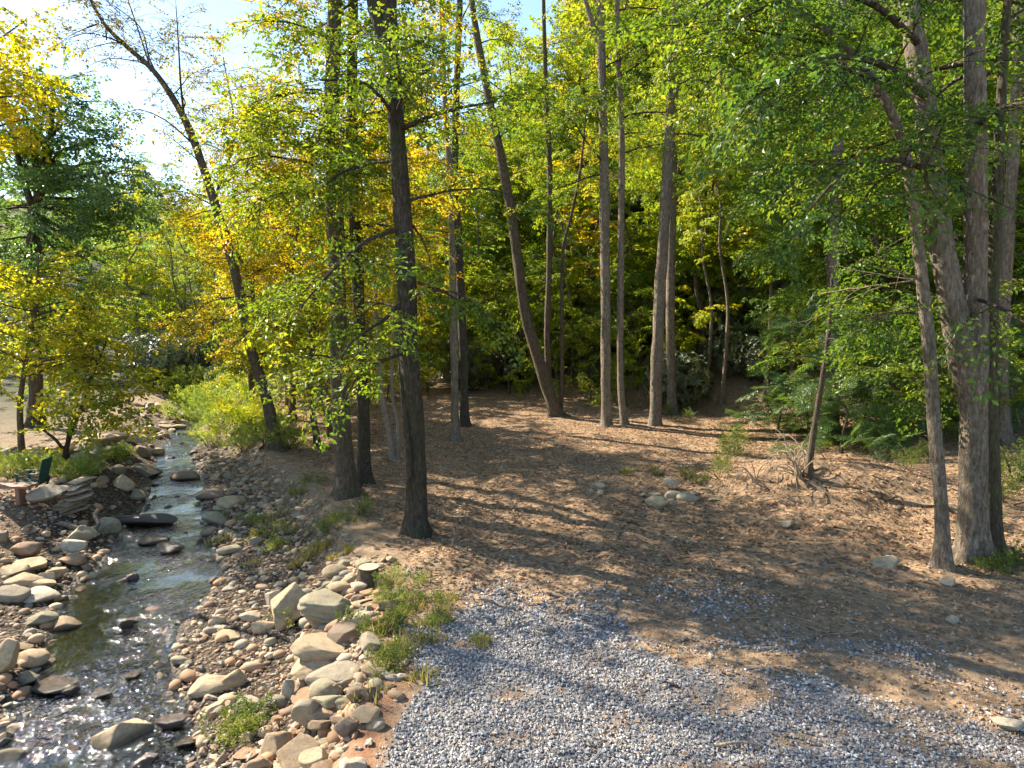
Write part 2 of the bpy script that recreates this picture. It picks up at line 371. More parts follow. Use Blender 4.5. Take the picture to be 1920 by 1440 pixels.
# ------------------------------------------------------------------ mesh building
def make_mesh(name, V, faces, mat, tint=None, smooth=True, attrs=None):
    """faces: list of int arrays (n,3) or (n,4)"""
    me = bpy.data.meshes.new(name)
    V = np.asarray(V, np.float32)
    faces = [np.asarray(f, np.int32) for f in faces if len(f)]
    nl = sum(f.size for f in faces); nf = sum(len(f) for f in faces)
    me.vertices.add(len(V)); me.vertices.foreach_set('co', V.ravel())
    me.loops.add(nl); me.loops.foreach_set('vertex_index', np.concatenate([f.ravel() for f in faces]))
    me.polygons.add(nf)
    tot = np.concatenate([np.full(len(f), f.shape[1], np.int32) for f in faces])
    me.polygons.foreach_set('loop_start', np.concatenate([[0], np.cumsum(tot)[:-1]]).astype(np.int32))
    me.polygons.foreach_set('loop_total', tot)
    me.polygons.foreach_set('use_smooth', np.full(nf, bool(smooth)))
    me.update(calc_edges=True)
    al = dict(attrs or {})
    if tint is not None: al['tint'] = tint
    for k, a in al.items():
        a = np.asarray(a, np.float32)
        if a.shape[1] == 3: a = np.concatenate([a, np.ones((len(a), 1), np.float32)], 1)
        at_ = me.attributes.new(k, 'FLOAT_COLOR', 'POINT'); at_.data.foreach_set('color', a.ravel())
    me.materials.append(M[mat] if isinstance(mat, str) else mat)
    return me
def add(name, me, parent=None, loc=(0, 0, 0), rot=(0, 0, 0), scale=None):
    o = bpy.data.objects.new(name, me); COL.objects.link(o)
    o.location = loc; o.rotation_euler = rot
    if scale is not None: o.scale = scale
    if parent is not None: o.parent = parent
    return o
def tag(o, label=None, cat=None, group=None, kind=None):
    if label: o['label'] = label
    if cat: o['category'] = cat
    if group: o['group'] = group
    if kind: o['kind'] = kind
    return o

class Soup:
    """vertices and faces of one part"""
    def __init__(s): s.V = []; s.F3 = []; s.F4 = []; s.n = 0
    def add(s, V, F):
        V = np.asarray(V, float); F = np.asarray(F, np.int64)
        (s.F3 if F.shape[1] == 3 else s.F4).append(F + s.n); s.V.append(V); s.n += len(V)
    def tube(s, P, R, sides=5, seed=0, rough=0.0, cap=True, lobes=0.0):
        P = np.asarray(P, float); R = np.asarray(R, float); n = len(P)
        T = np.gradient(P, axis=0); T /= np.linalg.norm(T, axis=1, keepdims=True) + 1e-9
        ref = np.array([0, 0, 1.]) if abs(T[:, 2]).mean() < .8 else np.array([1., 0, 0])
        A = np.cross(T, ref); A /= np.linalg.norm(A, axis=1, keepdims=True) + 1e-9
        B = np.cross(T, A)
        th = np.arange(sides) * 2 * pi / sides
        rr = np.repeat(R[:, None], sides, 1)
        if rough:
            cx, sx = np.cos(th)[None] * 2.2, np.sin(th)[None] * 2.2
            hz = np.cumsum(np.r_[0, np.linalg.norm(np.diff(P, axis=0), axis=1)])[:, None]
            rr = rr * (1 + rough * fbm(cx + 0 * hz, sx + 0 * hz, hz * 1.1 + 0 * cx, seed, 3))
        if lobes and sides > 8:
            hz = np.cumsum(np.r_[0, np.linalg.norm(np.diff(P, axis=0), axis=1)])[:, None]
            ph = (seed * 1.7) % 6.28
            rr = rr * (1 + lobes * 1.7 * np.exp(-hz / .30) * (np.clip(np.cos(th * 3 + ph), 0, 1) + .7 * np.clip(np.cos(th * 5 + ph * 2), 0, 1))[None])
        V = P[:, None] + rr[..., None] * (np.cos(th)[None, :, None] * A[:, None] + np.sin(th)[None, :, None] * B[:, None])
        i = np.arange(n - 1)[:, None] * sides; j = np.arange(sides)[None]; k = (j + 1) % sides
        F = np.stack([i + j, i + k, i + sides + k, i + sides + j], -1).reshape(-1, 4)
        s.add(V.reshape(-1, 3), F)
        if cap:
            s.add(np.vstack([V[-1], P[-1]]), np.stack([np.arange(sides), (np.arange(sides) + 1) % sides, np.full(sides, sides)], -1))
    def box(s, c, size, R=None):
        q = np.array([[x, y, z] for x in (-.5, .5) for y in (-.5, .5) for z in (-.5, .5)]) * np.asarray(size)
        if R is not None: q = q @ np.asarray(R).T
        s.add(q + np.asarray(c), [[0, 1, 3, 2], [4, 6, 7, 5], [0, 4, 5, 1], [2, 3, 7, 6], [0, 2, 6, 4], [1, 5, 7, 3]])
    def mesh(s, name, mat, smooth=True, **k):
        return make_mesh(name, np.vstack(s.V), [np.vstack(f) for f in (s.F3, s.F4) if f], mat, smooth=smooth, **k)

def catmull(P, step=.3):
    P = np.asarray(P, float)
    if len(P) == 2: n = max(2, int(np.linalg.norm(P[1] - P[0]) / step)); return P[0] + (P[1] - P[0]) * np.linspace(0, 1, n + 1)[:, None], np.linspace(0, 1, n + 1)
    Q = np.vstack([2 * P[0] - P[1], P, 2 * P[-1] - P[-2]]); out = []; par = []
    for i in range(len(P) - 1):
        a, b, c, d = Q[i:i + 4]; n = max(1, int(np.linalg.norm(c - b) / step))
        t = (np.arange(n) / n)[:, None]
        out.append(.5 * (2 * b + (c - a) * t + (2 * a - 5 * b + 4 * c - d) * t ** 2 + (3 * b - a - 3 * c + d) * t ** 3))
        par.append(i + t[:, 0])
    out.append(P[-1:]); par.append([len(P) - 1.]); return np.vstack(out), np.concatenate(par)

# ------------------------------------------------------------------ foliage sprays
def unit(v): return v / (np.linalg.norm(v, axis=-1, keepdims=True) + 1e-9)
def leaf_quads(rng, base, d, n, L, wid, fold=.12):
    """four corners of each leaf: base, left, tip, right"""
    d = unit(d); n = unit(n - (n * d).sum(-1, keepdims=True) * d); w = np.cross(d, n)
    L = L[:, None]; mid = base + d * L * .45 + n * L * -.02
    a = mid + w * L * wid + n * L * fold; b = mid - w * L * wid + n * L * fold
    tip = base + d * L - n * L * .12
    return np.stack([base, a, tip, b], 1)
def make_spray(rng, kind):
    """leaves (k,4,3) and twigs of a spray about one metre long along +X, lying roughly flat"""
    Q = []; tw = []
    if kind == 'whorl':
        k = rng.integers(8, 12); az = np.arange(k) * 2 * pi / k + rng.normal(0, .2, k)
        el = rng.normal(-.15, .3, k)
        d = np.stack([np.sin(el) * .8 + .35, np.cos(az), np.sin(az)], 1)
        Q.append(leaf_quads(rng, np.zeros((k, 3)), d, np.tile([1., 0, 0], (k, 1)) + rng.normal(0, .2, (k, 3)), rng.uniform(.13, .2, k), .16, .02))
        return np.vstack(Q), []
    if kind == 'blade':
        k = 16; az = rng.uniform(0, 2 * pi, k); el = rng.uniform(.5, 1.4, k)
        d = np.stack([np.sin(el), np.cos(el) * np.cos(az), np.cos(el) * np.sin(az)], 1)
        b0 = np.stack([np.zeros(k), rng.normal(0, .12, k), rng.normal(0, .12, k)], 1)
        return leaf_quads(rng, b0, d, np.tile([0., .3, 1.], (k, 1)) + rng.normal(0, .4, (k, 3)), rng.uniform(.5, 1.2, k), .035, .01), []
    if kind == 'feather':
        for t in np.linspace(.1, 1, 9):
            for sgn in (-1, 1):
                l = (.48 * (1.1 - t) + .10) * rng.uniform(.8, 1.15)
                dirv = unit(np.array([.75, sgn * .75, rng.normal(-.12, .1)]))
                p0 = np.array([t, 0, -.10 * t * t]); tw.append((p0, p0 + dirv * l))
                m = int(l / .042) + 1; u = (np.arange(m) + .5) / m
                bp = p0 + dirv * l * u[:, None]; sg = np.where(np.arange(m) % 2, 1., -1.)[:, None]
                side = np.cross(dirv, [0, 0, 1.])
                d = dirv * .55 + side * sg * .8 + rng.normal(0, .15, (m, 3))
                Q.append(leaf_quads(rng, bp, d, np.array([0, 0, 1.]) + rng.normal(0, .25, (m, 3)), rng.uniform(.07, .10, m), .2, .03))
        tw.append((np.zeros(3), np.array([1, 0, -.1])))
        return np.vstack(Q), tw
    big = kind == 'maple'
    nt_ = 5
    for t in np.linspace(.12, .95, nt_):
        for sgn in (-1, 1):
            l = (.36 * (1.15 - t) + .10) * rng.uniform(.7, 1.2)
            ang = rng.uniform(.6, 1.0) * sgn
            dirv = unit(np.array([cos(ang), sin(ang), rng.normal(-.05, .18)]))
            p0 = np.array([t, 0, -.14 * t * t + rng.normal(0, .02)]); tw.append((p0, p0 + dirv * l))
            m = max(2, int(round(l / (.10 if big else .060))))
            u = (np.arange(m) + .7) / m
            bp = p0 + dirv * l * u[:, None] - np.array([0, 0, .07]) * (u ** 2)[:, None]
            sg = np.where(np.arange(m) % 2, 1., -1.)[:, None]
            side = np.cross(dirv, [0, 0, 1.])
            d = dirv * rng.uniform(.4, .9, (m, 1)) + side * sg * .75 + rng.normal(0, .22, (m, 3)) - np.array([0, 0, .32])
            nn = np.array([0, 0, 1.]) + rng.normal(0, .32, (m, 3))
            Q.append(leaf_quads(rng, bp, d, nn, rng.uniform(.09, .19, m) if big else rng.uniform(.06, .14, m), .40 if big else .31))
    k = 5
    Q.append(leaf_quads(rng, np.array([1, 0, -.16]) + rng.normal(0, .05, (k, 3)), np.stack([np.ones(k), rng.normal(0, .8, k), rng.normal(-.4, .3, k)], 1), np.array([0, 0, 1.]) + rng.normal(0, .4, (k, 3)), rng.uniform(.09, .14, k), .32))
    tw.append((np.zeros(3), np.array([1, 0, -.14])))
    return np.vstack(Q), tw
_srng = np.random.default_rng(11)
SPRAYS = {k: [make_spray(_srng, k) for _ in range(n)] for k, n in (('broad', 7), ('maple', 6), ('feather', 4), ('whorl', 5), ('blade', 5))}

class Foliage:
    def __init__(s, kind, rng): s.kind = kind; s.rng = rng; s.P = []; s.D = []; s.S = []
    def put(s, p, d, size): s.P.append(np.asarray(p, float)); s.D.append(np.asarray(d, float)); s.S.append(size)
    def build(s, name, mat, twigs=None, twig_r=.006, keep=1.0, roll=.35, leaf=1.0):
        rng = s.rng
        P = np.array(s.P); D = unit(np.array(s.D)); S = np.array(s.S); n = len(P)
        tmpl = rng.integers(0, len(SPRAYS[s.kind]), n)
        up = np.array([0, 0, 1.]) + rng.normal(0, roll, (n, 3))
        Z = unit(up - (up * D).sum(1, keepdims=True) * D); Y = np.cross(Z, D)
        R = np.stack([D, Y, Z], 1) * S[:, None, None]       # rows are local axes
        g = rng.random(n); Vs = []; Ts = []
        for k, (Q, tw) in enumerate(SPRAYS[s.kind]):
            ix = np.nonzero(tmpl == k)[0]
            if not len(ix): continue
            q = Q
            if leaf != 1.0: q = Q[:, :1] + (Q - Q[:, :1]) * leaf
            V = np.einsum('lqa,nab->nlqb', q, R[ix]) + P[ix][:, None, None]
            kk = rng.random(V.shape[:2]) < keep
            r = rng.random(V.shape[:2]); gg = np.repeat(g[ix][:, None], V.shape[1], 1)
            V = V[kk]; t = np.stack([r[kk], gg[kk], 0 * r[kk]], -1)
            Vs.append(V); Ts.append(np.repeat(t[:, None], 4, 1))
            if twigs is not None:
                for i in ix:
                    for a, b in tw[-1:] + tw[3::7]:
                        pa, pb = a @ R[i] + P[i], b @ R[i] + P[i]
                        twigs.tube(np.stack([pa, pb]), [twig_r * 1.2, twig_r * .5], 3, cap=False)
        V = np.concatenate(Vs).reshape(-1, 3); T = np.concatenate(Ts).reshape(-1, 3)
        b = np.arange(len(V) // 4)[:, None] * 4
        F = np.concatenate([b + np.array([[0, 1, 2]]), b + np.array([[0, 2, 3]])])
        return make_mesh(name, V, [F], mat, tint=T, smooth=False)

def branch_curve(rng, p0, d0, L, n=7, droop=.25, wob=.10):
    P = [np.asarray(p0, float)]; d = unit(np.asarray(d0, float))
    for i in range(n):
        d = unit(d + rng.normal(0, wob, 3) + np.array([0, 0, -droop * (i + 1) / n * .5]))
        P.append(P[-1] + d * L / n)
    return np.array(P)
def grow(rng, P, R, limbs, fol, soup, size=1.0, dens=1.0):
    """limbs: list of (height fraction or point index position 0..1 along trunk, direction, length, droop); adds branches to soup and sprays to fol"""
    cum = np.r_[0, np.cumsum(np.linalg.norm(np.diff(P, axis=0), axis=1))]; tot = cum[-1]
    for t, d, L, droop in limbs:
        x = t * tot
        p0 = np.array([np.interp(x, cum, P[:, a]) for a in range(3)]); r0 = float(np.interp(x, cum, R))
        C = branch_curve(rng, p0, d, L, 7, droop)
        r = min(r0 * .5, .008 + .012 * L)
        soup.tube(C, np.linspace(r, .008, len(C)), 5, cap=False)
        limb_leaves(rng, C, r, L, fol, soup, size, dens)
def limb_leaves(rng, C, r, L, fol, soup, size=1.0, dens=1.0, start=.22):
    m = max(3, int(L * 4.4 * dens)); sgn = 1
    for u in np.linspace(start, .97, m):
        i = u * (len(C) - 1); k = min(int(i), len(C) - 2)
        p = C[k] + (C[k + 1] - C[k]) * (i - k); d = unit(C[k + 1] - C[k])
        side = unit(np.cross(d, [0, 0, 1.]) + 1e-6); sgn = -sgn
        dd = unit(d * rng.uniform(.45, .9) + side * sgn * rng.uniform(.6, 1) + np.array([0, 0, rng.normal(.05, .22)]))
        l = np.clip((.22 + .34 * (1 - u)) * L * rng.uniform(.7, 1.25), .35, 2.0)
        B = branch_curve(rng, p, dd, l, 4, .25, .12)
        soup.tube(B, np.linspace(max(.007, r * .35 * (1.1 - u)), .004, len(B)), 3, cap=False)
        q = max(1, int(round(l / .34 * dens)))
        for v in np.linspace(.3 if q > 1 else .6, 1, q):
            j = v * (len(B) - 1); kk = min(int(j), len(B) - 2)
            bp = B[kk] + (B[kk + 1] - B[kk]) * (j - kk)
            fol.put(bp - d * .1, unit(B[kk + 1] - B[kk] + rng.normal(0, .35, 3) * np.array([1, 1, .5])), size * rng.uniform(.65, 1.1))
    fol.put(C[-1], C[-1] - C[-2], size * .9)
def auto_limbs(rng, n, t0, t1, L0, L1, az=None, spread=pi, el=(.1, .6), droop=.3):
    out = []
    for k in range(n):
        t = t0 + (t1 - t0) * (k + rng.random()) / n
        a = (rng.uniform(0, 2 * pi) if az is None else az + rng.uniform(-spread, spread))
        e = rng.uniform(*el)
        f = (t - t0) / max(1e-6, t1 - t0)
        L = (L0 + (L1 - L0) * f) * rng.uniform(.7, 1.2)
        out.append((t, np.array([cos(a) * cos(e), sin(a) * cos(e), sin(e)]), L, droop))
    return out

def trunk_part(P, R, sides, seed, flare=.6, rough=.2, cap=True, soup=None):
    s = soup or Soup()
    C, par = catmull(P, .16); r = np.interp(par, np.arange(len(R)), R)
    h = np.linalg.norm(C - C[0], axis=1)
    r = r * (1 + .45 * flare * np.exp(-h / .28))
    s.tube(C, r, sides, seed, rough, cap, lobes=flare)
    return s, C, r

NAMED = []          # (px of base, phrase) of landmark trees
def tree_from_points(name, label, P, R, limbs=(), leaf='leaf_green', kind='broad', bark='bark_gray', size=1.0, dens=1.0, seed=0,
                     sides=20, extra_stems=(), extra_limbs=(), keep=1.0, flare=.6, cat='tree', group=None, twigs=True, leafscale=.98):
    """P: world points from the ground up, R: radii.  extra_stems: list of (points, radii) in world space;
    extra_limbs: list of (points, radius) limbs that carry leaves"""
    rng = np.random.default_rng(seed)
    P = np.asarray(P, float); base = P[0].copy()
    root = bpy.data.objects.new(name, None); COL.objects.link(root); root.location = base; root.empty_display_size = .3
    tag(root, label, cat, group)
    P = P - base; P[0, 2] -= .15
    s, C, r = trunk_part(P, R, sides, seed, flare)
    add('trunk', s.mesh('trunk', bark), root)
    for EP, ER in extra_stems:
        s2, _, _ = trunk_part(np.asarray(EP, float) - base, ER, max(8, sides - 4), seed + 5, flare=.25 if np.linalg.norm(EP[0] - base) < .8 else 0)
        add('stem', s2.mesh('stem', bark), root)
    bs = Soup(); fol = Foliage(kind, rng)
    grow(rng, C, r, limbs, fol, bs, size, dens)
    for EP, er in extra_limbs:
        EC, _ = catmull(np.asarray(EP, float) - base, .3)
        bs.tube(EC, np.linspace(er, max(.008, er * .3), len(EC)), 6, cap=True)
        limb_leaves(rng, EC, er, np.linalg.norm(EC[-1] - EC[0]), fol, bs, size, dens, .15)
    if fol.P:
        cm = fol.build('crown', leaf, bs if twigs else None, keep=keep, leaf=leafscale)
        if bs.n: tag(add('branches', bs.mesh('branches', 'twig' if bark != 'bark_pale' else 'bark_pale'), root), kind='stuff')
        add('crown', cm, root)
    return root
def px_trunk(pts, depth=None, top=None, lean=0.0):
    """trunk points from (px, py, width px) at the distance where the base stands; top: metres of extra trunk above the last point"""
    b = ghit(pts[0][0], pts[0][1]) if depth is None else at(pts[0][0], pts[0][1], depth)
    Y = b[1]; P = [b]; R = [pts[0][2] / 2 * Y / FPX]
    for k, (x, y, w) in enumerate(pts[1:]):
        q = at(x, y, Y + lean * (k + 1)); P.append(q); R.append(w / 2 * Y / FPX)
    if top:
        d = unit(P[-1] - P[-2]); d = unit(d * .5 + np.array([0, 0, .7]))
        for k in range(1, 4):
            P.append(P[-1] + d * top / 3); R.append(R[-1] * (.72 if k < 3 else .35))
    return np.array(P), np.array(R)

# ================================================================== the setting
def grow_axis(lo, hi, step, far_lo, far_hi, g=1.09):
    a = list(np.arange(lo, hi + 1e-6, step)); s_ = step; x = a[-1]
    while x < far_hi: s_ *= g; x += s_; a.append(x)
    s_ = step; x = a[0]; pre = []
    while x > far_lo: s_ *= g; x -= s_; pre.append(x)
    return np.array(pre[::-1] + a)
def build_ground():
    gx = grow_axis(-11.5, 8.5, .10, -420, 420, 1.07); gy = grow_axis(4.8, 15.5, .10, -80, 420, 1.036)
    X, Y = np.meshgrid(gx, gy); x, y = X.ravel(), Y.ravel()
    V = np.stack([x, y, H(x, y)], 1)
    nx, ny = len(gx), len(gy)
    i = (np.arange(ny - 1)[:, None] * nx + np.arange(nx - 1)[None]).ravel()
    F = np.stack([i, i + 1, i + nx + 1, i + nx], 1)
    c, w = stream_c(y), stream_w(y); a = np.abs(x - c) - w
    bar = sstep(.05, .9, (edge_x(y) - x) / 1.2) * (x > c)
    bedw = np.clip(np.maximum(bar * sstep(30, 24, y), sstep(2.6, 1.0, a) * (x < c) * sstep(34, 26, y)) + (a < .3), 0, 1)
    zone = np.stack([gravel_w(x, y), clay_w(x, y), bedw], 1)
    clear = clearing_w(x, y)
    litter = clear * (.55 + .45 * sstep(9, 12, y)) * .95 + (1 - clear) * .35
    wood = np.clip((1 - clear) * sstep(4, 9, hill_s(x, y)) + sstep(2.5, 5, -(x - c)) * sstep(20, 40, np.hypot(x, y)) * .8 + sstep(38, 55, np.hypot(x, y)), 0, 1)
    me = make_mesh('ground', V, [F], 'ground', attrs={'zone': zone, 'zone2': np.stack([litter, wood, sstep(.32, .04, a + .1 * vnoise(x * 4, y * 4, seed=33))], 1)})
    tag(add('ground', me), 'bare dirt clearing with gravel drive, stony banks and wooded hillside', None, None, 'structure')
build_ground()

def build_water():
    ys = np.arange(2.0, 37, .10); us = np.linspace(-1.25, 1.25, 42)
    Yg, U = np.meshgrid(ys, us, indexing='ij')
    X = stream_c(Yg) + U * (stream_w(Yg) + .15)
    Z = ZW + .012 * fbm(X * 2.6, Yg * 2.0, seed=41) + .006 * fbm(X * 8, Yg * 6, seed=42)
    n = len(us); V = np.stack([X, Yg, Z], -1).reshape(-1, 3)
    i = (np.arange(len(ys) - 1)[:, None] * n + np.arange(n - 1)[None]).ravel()
    me = make_mesh('stream', V, [np.stack([i, i + 1, i + n + 1, i + n], 1)], 'water')
    tag(add('stream', me), 'shallow glittering stream running over stones', None, None, 'structure')
build_water()
#@@TREES
# ================================================================== trees that can be told apart
UP = np.array([0, 0, 1.])
def side_dir(az, el): return np.array([cos(az) * cos(el), sin(az) * cos(el), sin(el)])
WEST, EAST, SOUTH, NORTH = pi, 0.0, -pi / 2, pi / 2
NT = {}
def named(key, phrase, root, px=None):
    x, y = pix(root.location); NT[key] = (px or x, phrase, root.location.y); return root

rngA = np.random.default_rng(101)
# the dark forked trunk in the middle, with a thin companion stem
P, R = px_trunk([(782, 1005, 40), (778, 820, 36), (766, 640, 35), (757, 430, 34), (745, 260, 30), (733, 110, 30), (729, 0, 28)], top=8)
b = P[0]
fork = [at(726, 75, b[1]), at(706, 25, b[1]), at(690, -60, b[1]), at(660, -260, b[1])]
comp = [ghit(767, 985), at(768, 900, b[1] - .15), at(758, 760, b[1] - .1), at(752, 700, b[1]), at(742, 600, b[1] + .1)]
lim = auto_limbs(rngA, 5, .20, .42, 2.0, 2.2, None, pi, (.0, .4), .5) + auto_limbs(rngA, 4, .38, .5, 2.4, 2.0, None, pi, (.1, .5))
named('fork', 'dark forked trunk', tree_from_points('forked_tree', 'dark trunk forking near the top with a thin stem beside it, standing alone in front', P, R, lim, 'leaf_green', bark='bark_dark', seed=1, dens=.72,
    extra_stems=[(fork, [.13, .12, .10, .05]), (comp, [.075, .07, .055, .045, .02])],
    extra_limbs=[([at(757, 560, b[1]), at(720, 600, b[1] - .5), at(660, 640, b[1] - 1.0), at(610, 720, b[1] - 1.2)], .04),
                 ([at(762, 660, b[1]), at(730, 672, b[1] - .6), at(690, 678, b[1] - 1.1), at(650, 740, b[1] - 1.3)], .035),
                 ([at(752, 430, b[1]), at(690, 450, b[1] - .5), at(630, 500, b[1] - .8), at(560, 580, b[1] - 1.0)], .045),
                 ([at(785, 530, b[1]), at(830, 545, b[1] - .3), at(870, 570, b[1] - .3)], .035),
                 ([at(757, 240, b[1]), at(690, 160, b[1] - .8), at(600, 150, b[1] - 1.6)], .045),
                 ([at(757, 240, b[1]), at(830, 210, b[1] - .8), at(930, 190, b[1] - 1.2)], .045)]))
# the pair of thick brown trunks nearer the stream
P, R = px_trunk([(650, 932, 38), (638, 760, 33), (634, 600, 32), (629, 420, 31), (622, 230, 27), (626, 60, 24), (628, 0, 24)], top=8)
b = P[0]
lim = auto_limbs(rngA, 14, .16, .5, 1.7, 2.3, WEST, 1.7, (-.1, .4), .45) + auto_limbs(rngA, 17, .34, .62, 2.1, 1.9, EAST + .4, 2.4, (.1, .6))
lim = [l for l in lim]
named('brown', 'thick brown trunk', tree_from_points('broadleaf_tree', 'thickest brown trunk of the pair beside the stream bank, trunk hung with yellow-green leaves', P, R, lim, 'leaf_lime', bark='bark_brown', seed=2, dens=.85))
P, R = px_trunk([(683, 908, 26), (680, 760, 22), (672, 560, 22), (664, 380, 20), (660, 180, 18), (662, 0, 17)], top=7)
lim = auto_limbs(rngA, 15, .28, .64, 2.8, 2.4, None, pi, (.0, .6))
named('brown2', 'slimmer brown trunk', tree_from_points('broadleaf_tree', 'slimmer dark brown trunk just behind the thickest brown trunk', P, R, lim, 'leaf_yellow', bark='bark_dark', seed=3, dens=.8))
# leaning tree at the water
P, R = px_trunk([(522, 842, 24), (497, 740, 20), (468, 640, 18), (438, 500, 17), (402, 380, 16), (366, 270, 14), (336, 205, 12), (290, 135, 10), (235, 85, 8), (192, 40, 6), (150, -40, 4)])
b = P[0]; D_ = b[1]
lim = auto_limbs(rngA, 10, .55, .98, 1.6, 1.3, None, pi, (-.1, .8), .2)
ex = [([at(345, 215, D_), at(339, 160, D_ - .5), at(335, 90, D_ - 1), at(330, 10, D_ - 1.2)], .035),
      ([at(357, 265, D_), at(310, 225, D_ - .8), at(262, 205, D_ - 1.2), at(230, 212, D_ - 1.4)], .03),
      ([at(280, 120, D_), at(262, 65, D_ + .5), at(240, 0, D_ + .8), at(215, -70, D_ + 1)], .03),
      ([at(300, 150, D_), at(280, 110, D_ + .3), at(262, 50, D_ + .8), at(200, 0, D_ + .8)], .03),
      ([at(200, 75, D_), at(192, 30, D_), at(150, 0, D_ - .2)], .02)]
named('lean', 'leaning tree at the water', tree_from_points('leaning_tree', 'slender tree leaning left over the stream with thin brownish leaves against the sky', P, R, lim, 'leaf_sparse', bark='bark_brown', seed=4, dens=.8, keep=.45, sides=12, extra_limbs=ex, size=.9))
# yellow understorey crowns between the leaning tree and the pair
for k, (px_, py_, w, col, sd, lab) in enumerate([(598, 838, 12, 'leaf_yellow', 41, 'golden leafed slim tree between the leaning tree and the thick brown trunk'),
                                         (478, 797, 12, 'leaf_yellow', 42, 'orange tinged slim tree just behind the leaning tree'),
                                         (620, 818, 14, 'leaf_lime', 43, 'lime green slim tree close behind the pair of brown trunks'),
                                         (548, 786, 14, 'leaf_yellow', 44, 'tall yellowing tree farther back between leaning tree and brown pair')]):
    g = ghit(px_, py_); hgt = [9, 13.5, 9, 13][k]; r = w / 2 * g[1] / FPX
    rr = np.random.default_rng(sd)
    pts = [g] + [g + np.array([rr.normal(-.1, .12) * q, rr.normal(0, .1) * q, hgt * q / 5]) for q in range(1, 6)]
    lim = auto_limbs(rr, [26, 40, 26, 36][k], .22, 1, [2.6, 3.2, 2.6, 3.0][k], 1.2, None, pi, (.0, .6), .35)
    named('slim%d' % k, ['golden slim tree', 'orange tinged slim tree', 'lime slim tree', 'tall yellowing tree'][k],
          tree_from_points('slim_tree', lab, pts, np.linspace(r, .02, 6), lim, col, bark='bark_brown', seed=sd, dens=.85, sides=10))
# small pale saplings behind the forked trunk
P, R = px_trunk([(738, 862, 13), (728, 800, 12), (716, 740, 11), (708, 640, 9), (700, 480, 6)], top=2)
named('pale', 'pale twin saplings', tree_from_points('sapling', 'pale pinkish twin saplings splitting from one base behind the forked trunk', P, R, auto_limbs(rngA, 6, .5, 1, 1.4, 1., None, pi, (0, .5)), 'leaf_green', bark='bark_pale', seed=5, sides=10, dens=.8,
    extra_stems=[([P[0] + np.array([.12, 0, 0]), at(746, 800, P[0][1]), at(735, 730, P[0][1]), at(738, 600, P[0][1] + .1), at(742, 480, P[0][1])], [.06, .055, .05, .04, .02])]))
P, R = px_trunk([(854, 828, 15), (852, 700, 14), (849, 540, 13), (844, 340, 12), (832, 150, 9), (828, 0, 8)], top=3)
named('straight', 'pale straight pole trunk', tree_from_points('pole_tree', 'pale straight slender trunk just right of the forked trunk', P, R, auto_limbs(rngA, 8, .35, 1, 2., 1.6, None, pi, (0, .6)), 'leaf_green', bark='bark_gray', seed=6, sides=12, dens=.7))
P, R = px_trunk([(872, 800, 17), (868, 650, 16), (860, 470, 16), (852, 330, 14), (858, 120, 12), (862, 0, 11)], top=5)
named('darkpole', 'dark pole trunk', tree_from_points('pole_tree', 'darker slender trunk right behind the pale straight pole trunk', P, R, auto_limbs(rngA, 14, .3, 1, 2.6, 1.8, None, pi, (.1, .6)), 'leaf_green', bark='bark_dark', seed=7, sides=12, dens=.7))
# leaning clump in the middle of the clearing's far side
P, R = px_trunk([(1046, 782, 24), (1012, 680, 22), (985, 590, 20), (970, 480, 19), (950, 350, 17), (922, 210, 15), (898, 90, 13), (885, 0, 11)], top=4)
b = P[0]
st = [at(1032, 775, b[1] + .5), at(1026, 640, b[1] + .5), at(1030, 480, b[1] + .5), at(1030, 300, b[1] + .4), at(1022, 120, b[1] + .4), at(1018, -60, b[1])]
st[0] = np.array([st[0][0], st[0][1], ground_z(st[0][0], st[0][1]) - .1])
st2 = [at(1052, 780, b[1] + .3), at(1054, 640, b[1] + .3), at(1055, 480, b[1] + .3), at(1072, 400, b[1] + .3), at(1088, 320, b[1] + .3), at(1100, 200, b[1])]
st2[0] = np.array([st2[0][0], st2[0][1], ground_z(st2[0][0], st2[0][1]) - .1])
named('clump', 'leaning clump', tree_from_points('leaning_tree', 'brown trunk leaning left with two upright stems at its foot, across the clearing', P, R, auto_limbs(rngA, 16, .4, 1, 2.8, 2., None, pi, (.1, .6)), 'leaf_lime', bark='bark_brown', seed=8, sides=12, dens=.75,
    extra_stems=[(st, [.15, .13, .12, .11, .09, .06]), (st2, [.085, .075, .07, .06, .05, .03])]))
